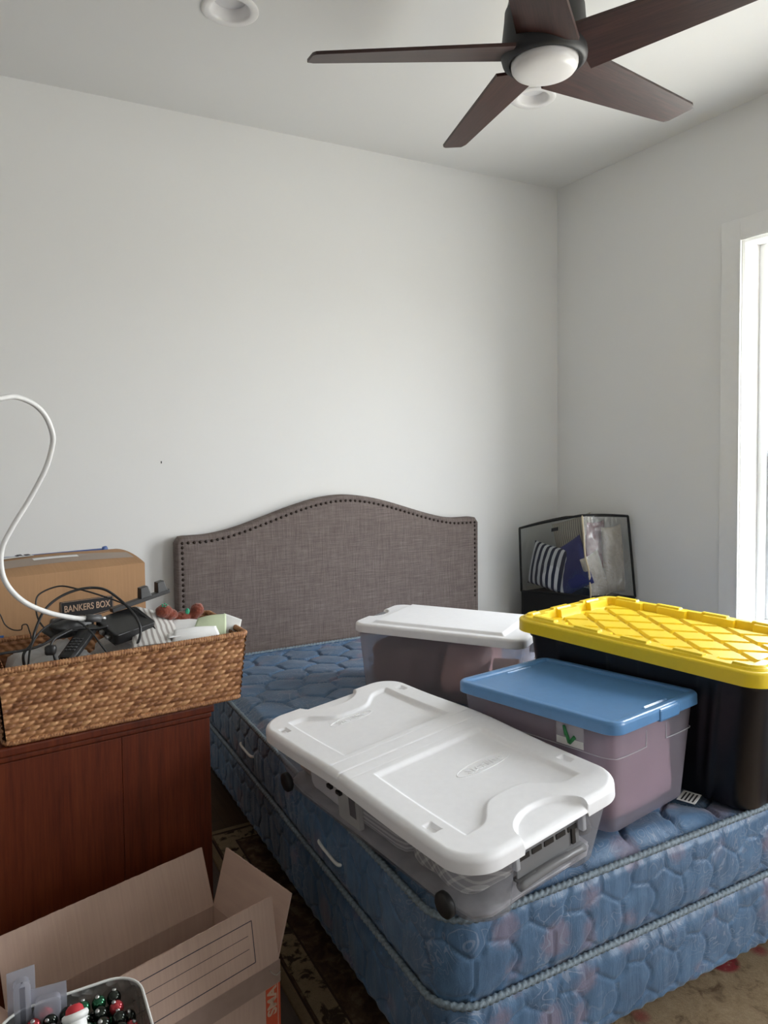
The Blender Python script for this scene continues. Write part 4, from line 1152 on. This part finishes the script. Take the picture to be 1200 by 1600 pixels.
# --- contents of the basket
def Bk(x, y, z): return Vector((.285, 2.045, BKZ))+Matrix.Rotation(byaw, 3, 'Z') @ Vector((x, y, z))
def crumple(name, label, cat, sx, sy, sz, loc, seed, mat, rot=0):
    rs = np.random.RandomState(seed); v, f = lump_vf(sx, sy, sz, seed, .25, 22, 3.0, 4.5); v = np.array(v)
    K = rs.randn(7, 3)*70; ph = rs.rand(7)*6
    w = sum(np.abs(np.sin(v@K[i]+ph[i])) for i in range(7))/7; c_ = v.mean(0); v = c_+(v-c_)*(.80+.4*w)[:, None]; v[:, 2] = np.maximum(v[:, 2], 0)
    o = new_obj(name, v, f, mat); o.location = loc; o.rotation_euler = (0, 0, rot); tag(o, label, cat); return o
crumple('plastic_bag', 'crumpled white plastic bag at the left of the basket', 'bag', .18, .20, .170, Bk(-.175, -.01, .010), 31, M_['bag_film'])
crumple('bubble_wrap', 'crumpled clear wrap under the black handset in the basket', 'packing wrap', .14, .20, .158, Bk(.02, -.015, .010), 32, M_['bag_film'], .4)
crumple('packing_paper', 'crumpled pale paper filling the right end of the basket', 'packing paper', .13, .20, .150, Bk(.19, .01, .010), 33, M_['paper'], .2)

# black dock / power box with cable sockets
c_ = at_y(196, 977, 2.02); dk = thing('docking_station', 'flat black power box with cables plugged in on the basket', 'electronics', c_, (math.radians(20), math.radians(-6), math.radians(24)))
v, f = lid_vf(.058, .046, .008, 30, 24, lambda X, Y: .016+0*X, fillet(.003, .030)); new_obj('case', v, f, M_['black_gloss'], dk, auto=40)
MB().box(-.060, .060, -.048, .048, -.0155, -.012).obj('bottom_plate', M_['black'], dk, smooth=False, bevel=.002)
for yy in (-.022, 0.004, .028): MB().box(-.072, -.0605, yy-.006, yy+.006, -.005, .004).obj('plug', M_['silver'], dk, smooth=False, bevel=.002)

def cable(name, label, pts, r, mat, extra=None, per=10):
    t = thing(name, label, 'cable', pts[0]); o0 = np.array(pts[0]); P = [np.array(p)-o0 for p in pts]
    MB().tube(spline(P, per), r, 10).obj('cord', mat, t); return t, o0
wc = [(-30, 628, 1.80), (0, 622.6, 1.82), (24, 620, 1.84), (52, 631, 1.86), (71, 650, 1.875), (82, 678, 1.89), (81, 700, 1.90), (71, 733, 1.91), (47.5, 778, 1.92), (21, 821, 1.92), (3.6, 856, 1.92), (2.4, 890, 1.92), (14, 918, 1.925), (40, 942, 1.93), (78, 958, 1.945), (119, 966, 1.96), (136, 966, 1.965)]
wpts = [at_y(*p) for p in wc]
wpts = [wpts[0]+np.array([-.16, -.05, -.35]), wpts[0]+np.array([-.10, -.03, -.08])]+wpts
t, o0 = cable('white_cable', 'thick white cable looping up from the basket against the wall', wpts, .0062, M_['white_plastic'])
pe = wpts[-1]-o0; d_ = unit(wpts[-1]-wpts[-2])
MB().tube([pe-d_*.004, pe+d_*.012, pe+d_*.034], .0098, 12).obj('connector', M_['grey_dark'], t)
MB().tube([pe+d_*.034, pe+d_*.046], .005, 12).obj('plug_tip', M_['silver'], t)
def pxs(lst): return [at_y(*p) for p in lst]
cable('black_cable', 'thick black cable arching over the box badge in the basket', pxs([(38, 1042, 1.94), (37, 1022, 1.94), (50, 1005, 1.95), (55, 985, 1.965), (70, 953, 1.985), (95, 932, 2.0), (128, 920, 2.01), (160, 920, 2.01), (185, 935, 2.0), (208, 958, 1.975), (219, 980, 1.955), (217, 1000, 1.95), (206, 1022, 1.95)]), .0034, M_['black'])
cable('black_cable', 'thin black cable rising beside the badge and behind the white cable', pxs([(72, 985, 2.03), (60, 968, 2.05), (56, 945, 2.07), (62, 928, 2.08), (92, 916, 2.09), (120, 920, 2.08), (150, 928, 2.07), (185, 940, 2.06), (205, 950, 2.05), (228, 965, 2.02), (243, 985, 1.99), (239, 998, 1.96)]), .0022, M_['black'])
cable('black_cable', 'black cable running across the basket from its left edge', pxs([(-22, 1030, 1.93), (0, 1022, 1.93), (38, 1016, 1.94), (65, 1008, 1.95), (92, 992, 1.965), (118, 982, 1.975), (150, 982, 1.985), (168, 978, 1.99)]), .0032, M_['black'])
cable('black_cable', 'looped black cable dropping from the power box to the basket rim', pxs([(44, 1040, 1.925), (48, 1012, 1.93), (62, 988, 1.945), (85, 972, 1.96), (108, 966, 1.965), (125, 973, 1.955), (143, 988, 1.94), (158, 1008, 1.925), (172, 1026, 1.915)]), .0024, M_['black'])
cable('black_cable', 'thin black wire curling over the box front at far left', pxs([(-12, 945, 2.13), (0, 960, 2.13), (8, 976, 2.13), (20, 984, 2.125), (33, 984, 2.12), (35, 977, 2.12), (42, 976, 2.12), (46, 986, 2.11), (50, 998, 2.09)]), .0016, M_['black'])
# bundled cable with tie
cb, o0 = cable('coiled_cable', 'short black cable bundled with a tie beside the handset', pxs([(88, 1040, 1.90), (84, 1022, 1.90), (80, 1008, 1.905), (86, 998, 1.915), (100, 990, 1.93), (112, 984, 1.94)]), .003, M_['black'])
p = at_y(79, 1016, 1.90)-o0; MB().add(*lump_vf(.024, .018, .024, 3, .2, 10, 4), Matrix.Translation(p-np.array([0, 0, .012]))).obj('cable_tie', M_['black'], cb)
# handset
a, b = at_y(108, 1024, 1.915), at_y(136, 988, 2.00); ax_ = unit(b-a); L = np.linalg.norm(b-a)
sd_ = unit(np.cross(ax_, (0, 0, 1))); nn = np.cross(sd_, ax_)
hs_ = thing('phone_handset', 'black cordless phone handset lying in the basket', 'phone', (a+b)/2)
Mx = basis((0, 0, 0), sd_, ax_, nn)
m = MB(); m.loft([[(x*w_/2, y, z*.010+dz) for x, z in ((-1, -.6), (-.7, -1), (.7, -1), (1, -.6), (1, .5), (.7, 1), (-.7, 1), (-1, .5))] for y, w_, dz in ((-L/2-.02, .030, -.002), (-L/2-.012, .042, 0), (0, .044, .001), (L/2, .044, .003), (L/2+.02, .038, .002))], True, True, Mx); m.obj('case', M_['black'], hs_, auto=50, bevel=.001)
m = MB()
for i in range(3):
    for j in range(5): m.box(-.013+i*.010, -.007+i*.010, -L/2+.004+j*.012, -L/2+.010+j*.012, .0095, .0125, Mx)
m.obj('keypad', M_['grey_dark'], hs_, smooth=False)
# dark adapter block
crumple('power_adapter', 'dark power adapter behind the cables, under the box badge', 'adapter', .11, .06, .045, Vector(at_y(108, 975, 2.03))-Vector((0, 0, .03)), 41, M_['black'], .3)
# black bracket with two clips
a, b = at_y(190, 948, 2.06), at_y(263, 922, 2.10)
br_ = thing('mounting_bracket', 'black mounting bar with two square clips over the basket', 'bracket', a); ax_ = unit(b-a); L = np.linalg.norm(b-a)
yy_ = unit(np.cross((0, 0, 1), ax_)); zz_ = np.cross(ax_, yy_); Mx = basis((0, 0, 0), ax_, yy_, zz_)
MB().box(-.03, L, -.010, .010, -.006, .006, Mx).obj('bar', M_['black'], br_, smooth=False, bevel=.0015)
for px_, py_, wd in ((225, 929, .026), (254, 919, .024)):
    q = at_y(px_, py_, 2.08)-a; s = float(q@ax_)
    MB().loft([[(s-wd*.62, -.012, .004), (s+wd*.62, -.012, .004), (s+wd*.62, .012, .004), (s-wd*.62, .012, .004)], [(s-wd*.42, -.010, .034), (s+wd*.42, -.010, .034), (s+wd*.42, .010, .034), (s-wd*.42, .010, .034)]], True, True, Mx).obj('clip', M_['black'], br_, smooth=False, bevel=.0015)
# papers
def sheet(name, label, corners, mat, curl=.006, seed=0, n=14):
    a, b, c_, d = [np.array(p) for p in corners]; rs = np.random.RandomState(seed); ph = rs.rand(3)*6; nrm = unit(np.cross(b-a, d-a)); v = []; f = []
    o0 = (a+b+c_+d)/4
    for i in range(n+1):
        for j in range(n+1):
            s, t = i/n, j/n; p = (a*(1-s)+b*s)*(1-t)+(d*(1-s)+c_*s)*t
            v.append(p+nrm*curl*(math.sin(PI*s+ph[0]*.1)+.5*math.sin(5*t+ph[1]+2*s))-o0)
    for i in range(n):
        for j in range(n): f.append((i*(n+1)+j, (i+1)*(n+1)+j, (i+1)*(n+1)+j+1, i*(n+1)+j+1))
    o = new_obj(name, v, f, mat); o.location = o0; s_ = o.modifiers.new('thick', 'SOLIDIFY'); s_.thickness = .0012; tag(o, label, 'paper'); return o
sheet('magazine', 'grey printed magazine slanting between the power box and toy', [at_y(205, 1012, 1.935), at_y(285, 1003, 1.93), at_y(300, 972, 2.06), at_y(212, 948, 2.10)], M_['paper_print'], .006, 1)
sheet('magazine', 'pale printed leaflet lying in front of the plush toy', [at_y(262, 1000, 1.935), at_y(330, 990, 1.95), at_y(318, 968, 2.05), at_y(258, 972, 2.06)], M_['paper'], .005, 6)
sheet('letter', 'white paper curled against the basket front rim', [at_y(268, 1009, 1.925), at_y(345, 997, 1.925), at_y(338, 976, 1.96), at_y(272, 985, 1.965)], M_['paper'], .006, 3)
sheet('note_paper', 'pale green paper standing at the right of the basket', [at_y(300, 990, 1.975), at_y(353, 1002, 1.96), at_y(354, 957, 1.99), at_y(308, 968, 2.02)], M_['paper_green'], .005, 4)
sheet('card', 'greyish white card poking up at the basket right end', [at_y(345, 1002, 1.985), at_y(372, 1000, 1.985), at_y(378, 968, 2.0), at_y(350, 958, 2.005)], M_['paper_grey'], .002, 5)
# plush toy lying on its back: body, head and paw as one remeshed surface
pt = at_y(283, 962, 2.07)
toy = thing('plush_toy', 'small reddish brown plush toy with green ribbon in the basket', 'plush toy', pt)
bm = bmesh.new()
for (px_, py_, Y, r, s) in ((256, 955, 2.05, .019, (1.25, 1.0, .95)), (266, 960, 2.055, .017, (1.2, 1, .9)), (284, 964, 2.07, .020, (1.5, 1.1, .8)), (308, 953, 2.07, .019, (1, 1, 1.05)), (303, 960, 2.07, .016, (1, 1, 1)), (312, 947, 2.085, .009, (1, 1, 1)), (275, 970, 2.08, .024, (1.4, 1.2, .8))):
    q = at_y(px_, py_, Y)-pt
    bmesh.ops.create_icosphere(bm, subdivisions=3, radius=r, matrix=Matrix.Translation(q) @ Matrix.Diagonal((*s, 1)))
me = bpy.data.meshes.new('body'); bm.to_mesh(me); bm.free(); me.materials.append(M_['fur']); o = bpy.data.objects.new('body', me); COL.objects.link(o); o.parent = toy
r_ = o.modifiers.new('remesh', 'REMESH'); r_.mode = 'VOXEL'; r_.voxel_size = .0026; r_.use_smooth_shade = True
s_ = o.modifiers.new('smooth', 'SMOOTH'); s_.iterations = 4
tx = bpy.data.textures.new('fur_clumps', 'CLOUDS'); tx.noise_scale = .005; dm = o.modifiers.new('fur', 'DISPLACE'); dm.texture = tx; dm.strength = .004
q = at_y(293, 955, 2.045)-pt; MB().add(*lump_vf(.012, .010, .016, 3, .2, 10, 2.2), Matrix.Translation(q-np.array([0, 0, .008]))).obj('ribbon', M_['green'], toy)
q = at_y(257, 947, 2.036)-pt
m = MB()
for i in range(5): m.add(*lump_vf(.006, .005, .004, i, .1, 6, 2), Matrix.Translation(q+np.array([.006*math.cos(i*1.25), .002, .004*math.sin(i*1.25)])))
m.obj('paw_embroidery', M_['green'], toy)

# ================================================================== open moving box in front
yx = math.radians(16.0); WX, LX, HXB = .283, .50, .278
rn = at_z(437, 1497, HXB+.002)
lx = np.array([math.cos(yx), math.sin(yx), 0]); wx = np.array([-math.sin(yx), math.cos(yx), 0])
mb_ = thing('moving_box', 'open brown cardboard moving box with upright flaps on the floor', 'cardboard box', (rn[0], rn[1], .001), (0, 0, yx))
# local: x from -L..0, y 0..W
th = .004
m = MB(); m.box(-LX, 0, 0, th, 0, HXB); m.box(-LX, 0, WX-th, WX, 0, HXB); m.box(-LX, -LX+th, th, WX-th, 0, HXB); m.box(-th, 0, th, WX-th, 0, HXB); m.box(-LX+th, -th, th, WX-th, 0, th)
m.obj('carton_walls', M_['carton'], mb_, smooth=False, bevel=.0012)
def flap(o_, along, length, out, ang, ht, ends=(.0, .0)):
    """a flap hinged at the rim, along = unit vec, out = outward unit vec"""
    o_ = np.array(o_); along = np.array(along, float); out = np.array(out, float); a = math.radians(ang)
    upd = out*math.sin(a)+np.array([0, 0, 1])*math.cos(a); nrm = np.cross(along, upd)
    Mx = basis(o_, along, upd, nrm); m = MB()
    # rough torn edge: small waves along the free edge
    n = 60; v = []; f = []
    rs = np.random.RandomState(int(ang*7+99))
    for i in range(n+1):
        x = length*i/n; top = ht+(.0012*rs.rand() if 0 < i < n else 0)
        for (yy2, zz2) in ((0, -th/2), (top, -th/2), (top, th/2), (0, th/2)): v.append((x, yy2, zz2))
        if i:
            for q in range(4): f.append((4*i-4+q, 4*i+q, 4*i+(q+1) % 4, 4*i-4+(q+1) % 4))
    f.append((0, 1, 2, 3)); f.append(tuple(4*n+3-q for q in range(4)))
    m.add(v, f, Mx); return m.obj('flap', M_['carton'], mb_, smooth=False), Mx
FHT = .140
flap((-LX+.003, WX-th/2, HXB), (1, 0, 0), LX-.006, (0, 1, 0), 22, FHT)
fo, FM = flap((-LX+.003, th/2, HXB), (1, 0, 0), LX-.006, (0, -1, 0), -9, FHT)
flap((-th/2, .003, HXB), (0, 1, 0), WX-.006, (1, 0, 0), 17, FHT)
flap((-LX+th/2, .003, HXB), (0, 1, 0), WX-.006, (-1, 0, 0), 35, FHT)
# ruled panel printed on the near flap (outer face)
m = MB(); zo = th/2 if (FM.to_3x3() @ Vector((0, 0, 1))).y < 0 else -th/2
def rule(x0, y0, x1, y1, w=.0013):
    d = unit((x1-x0, y1-y0)); n = np.array([-d[1], d[0]])*w/2; zz2 = zo*1.12
    v = [(x0+n[0], y0+n[1], zz2), (x1+n[0], y1+n[1], zz2), (x1-n[0], y1-n[1], zz2), (x0-n[0], y0-n[1], zz2)]
    v2 = [(a, b, zo*.9) for a, b, _ in v]
    m.add(*loft_vf([v2, v]), FM)
X1, X0 = LX-.066, .095
for q in ((X0, .022, X1, .022), (X0, .112, X1, .112), (X1, .022, X1, .112), (X0, .022, X0, .112)): rule(*q, .0019)
rule(X0+.03, .084, X1-.012, .084, .0012); rule(X0+.03, .056, X1-.012, .056, .0012)
m.obj('printed_lines', M_['print_ink'], fo, smooth=False)
tp = MB().box(-LX-.0008, .0008, -.0009, .001, HXB-.052, HXB-.001).obj('packing_tape', M_['tape_brown'], mb_, smooth=False)
MB().tube(spline([(-.03, -.003, HXB-.012), (-.022, -.006, HXB-.022), (-.012, -.004, HXB-.030), (-.002, -.005, HXB-.026)], 6), .0016, 6).obj('tape_curl', M_['tape_clear'], tp)
rp = MB().box(-.040, -.0005, -.0007, .001, .05, HXB-.054).obj('red_print', M_['print_red'], mb_, smooth=False)
MB().box(-.0085, -.0065, -.0011, -.0006, .05, HXB-.054).obj('print_line', M_['print_tan'], rp, smooth=False)
tv, tf = text_mesh('SMA', .034, .0002, .0012); Mx = Matrix.Translation((-.0225, -.0009, HXB-.088)) @ Matrix.Rotation(PI/2, 4, 'X') @ Matrix.Rotation(PI/2, 4, 'Z')
MB().add(tv, tf, Mx).obj('lettering', M_['print_tan'], rp, smooth=False)

# ================================================================== foreground corner: stool, tub of baubles, blister packs
ZS = .452
so = thing('stool', 'dark wooden stool carrying the tub of ornaments', 'stool', (-.03, .98, 0))
MB().box(-.20, .195, -.22, .245, ZS-.03, ZS).obj('seat', M_['stool'], so, smooth=False, bevel=.004)
for sx in (-.17, .165):
    for sy in (-.19, .215): MB().box(sx-.018, sx+.018, sy-.018, sy+.018, 0, ZS-.03).obj('leg', M_['stool'], so, smooth=False, bevel=.003)
tub = thing('ornament_tub', 'clear rounded tub of shiny ornaments with pale rim', 'tub', (.084, 1.118, ZS))
TZ = .125
rings = [rrect(.090, .102, .045, 10, 0.0), rrect(.092, .105, .047, 10, .004), rrect(.104, .120, .05, 10, TZ-.004), rrect(.1045, .121, .05, 10, TZ)]
MB().loft([rrect(.086, .10, .045, 10, .006), rrect(.090, .104, .045, 10, .071)], True, True).obj('tissue_fill', M_['print_black'], tub, smooth=False)
v, f = loft_vf(rings, True, False); new_obj('tub_wall', v, f, M_['tub'], tub)
MB().tube(resample(rrect(.105, .1215, .05, 10, TZ), .01), .0022, 8, True).obj('rim', M_['paper_grey'], tub)
bmats = ['ball_silver', 'ball_dark', 'ball_green', 'ball_dark', 'ball_dark', 'ball_silver', 'ball_dark', 'ball_green', 'ball_dark', 'ball_red', 'ball_dark']
bvv, bff = [], []
bm = bmesh.new(); bmesh.ops.create_icosphere(bm, subdivisions=3, radius=1.0); bvv = [tuple(q.co) for q in bm.verts]; bff = [tuple(x.index for x in q.verts) for q in bm.faces]; bm.free()
cvv, cff = lathe_vf([(.28, .93), (.28, 1.16), (.0001, 1.18)], 14)
cnt = 0
for lay, zz2 in enumerate((.086, .108)):
    for i in range(8):
        for j in range(9):
            r = .0112; x = (-3.5+i)*.0235+(lay % 2)*.006+random.uniform(-.0005, .0005); y = (-4+j)*.0245+random.uniform(-.0005, .0005)
            if abs(x) > .084 or abs(y) > .101 or (abs(x) > .066 and abs(y) > .076): continue
            mt = bmats[(i*5+j*3+lay*2) % 11]
            bl = thing('bauble', 'small shiny bauble among the ornaments in the tub', 'ornament', (.084+x, 1.118+y, ZS+zz2), (random.uniform(-.8, .8), random.uniform(-.8, .8), 0), 'baubles in the tub')
            o = new_obj('ball', [(a*r, b*r, c2*r) for a, b, c2 in bvv], bff, M_[mt], bl)
            new_obj('cap', [(a*r, b*r, c2*r) for a, b, c2 in cvv], cff, M_['silver'], bl); cnt += 1
p = at_z(122, 1583, ZS+TZ+.030)
sn = thing('snowman_ornament', 'white ornament head with red cap and black dot eyes', 'ornament', (p[0], p[1], ZS+TZ-.022))
sn.scale = (.78, .78, .78); sn.rotation_euler = (-.55, 0, .12)
MB().lathe([(.0001, 0), (.0175, 0), (.0195, .01), (.0195, .040), (.018, .048)], 28).obj('head', M_['white_plastic'], sn)
MB().lathe([(.019, .044), (.0235, .047), (.025, .0515), (.0235, .056), (.019, .058)], 28).obj('cap_brim', M_['white_plastic'], sn)
MB().lathe([(.0175, .056), (.0155, .065), (.010, .070), (.0001, .071)], 28).obj('red_cap', M_['red'], sn)
for s in (-.35, .35):
    a = -PI/2+s-.1; MB().add(*lathe_vf([(.0026, -.001), (.002, .001), (.0001, .0014)], 10), Matrix.Translation((.0195*math.cos(a), .0195*math.sin(a), .033)) @ Matrix.Rotation(a, 4, 'Z') @ Matrix.Rotation(PI/2, 4, 'Y')).obj('eye', M_['black'], sn)
def blister(name, label, loc, rot, w, h, d, seed):
    t = thing(name, label, 'packaging', loc, rot)
    rings = [[(x, z, y) for x, y, z in rrect(w/2, h/2, .010, 6, dd)] for dd in (0, -d*.8)]+[[(x, z, y) for x, y, z in rrect(w/2-.006, h/2-.006, .010, 6, -d)]]
    rings = [[(x, z, y+h/2) for x, z, y in r_] for r_ in rings]
    v, f = loft_vf(rings, False, True); new_obj('clear_shell', v, f, M_['blister'], t, auto=50)
    MB().box(-w/2-.008, w/2+.008, 0, .0012, -.004, h+.012).obj('backing', M_['blister'], t, smooth=False, bevel=.0005)
    return t
p = at_z(38, 1560, ZS+.09)
blister('blister_pack', 'tall bluish clear plastic blister pack left of the ornament tub', (p[0]-.004, 1.235, ZS+.001), (math.radians(-6), 0, .05), .024, .168, .020, 1)
bp = blister('blister_pack', 'clear blister pack with a pink and an orange trinket', (p[0]+.030, 1.215, ZS+.001), (math.radians(-10), 0, -.10), .038, .138, .020, 2)
def trinket(nm, label, loc, mat, s, seed):
    o = new_obj(nm, *lump_vf(s, s*.6, s*1.2, seed, .3, 12, 2.2), mat); o.location = loc; tag(o, label, 'trinket'); return o
trinket('star_trinket', 'pinkish red trinket inside the clear blister pack', (p[0]+.028, 1.222, ZS+.105), M_['red'], .018, 3)
trinket('round_trinket', 'orange trinket low in the clear blister pack', (p[0]+.036, 1.21, ZS+.070), M_['orange'], .02, 4)
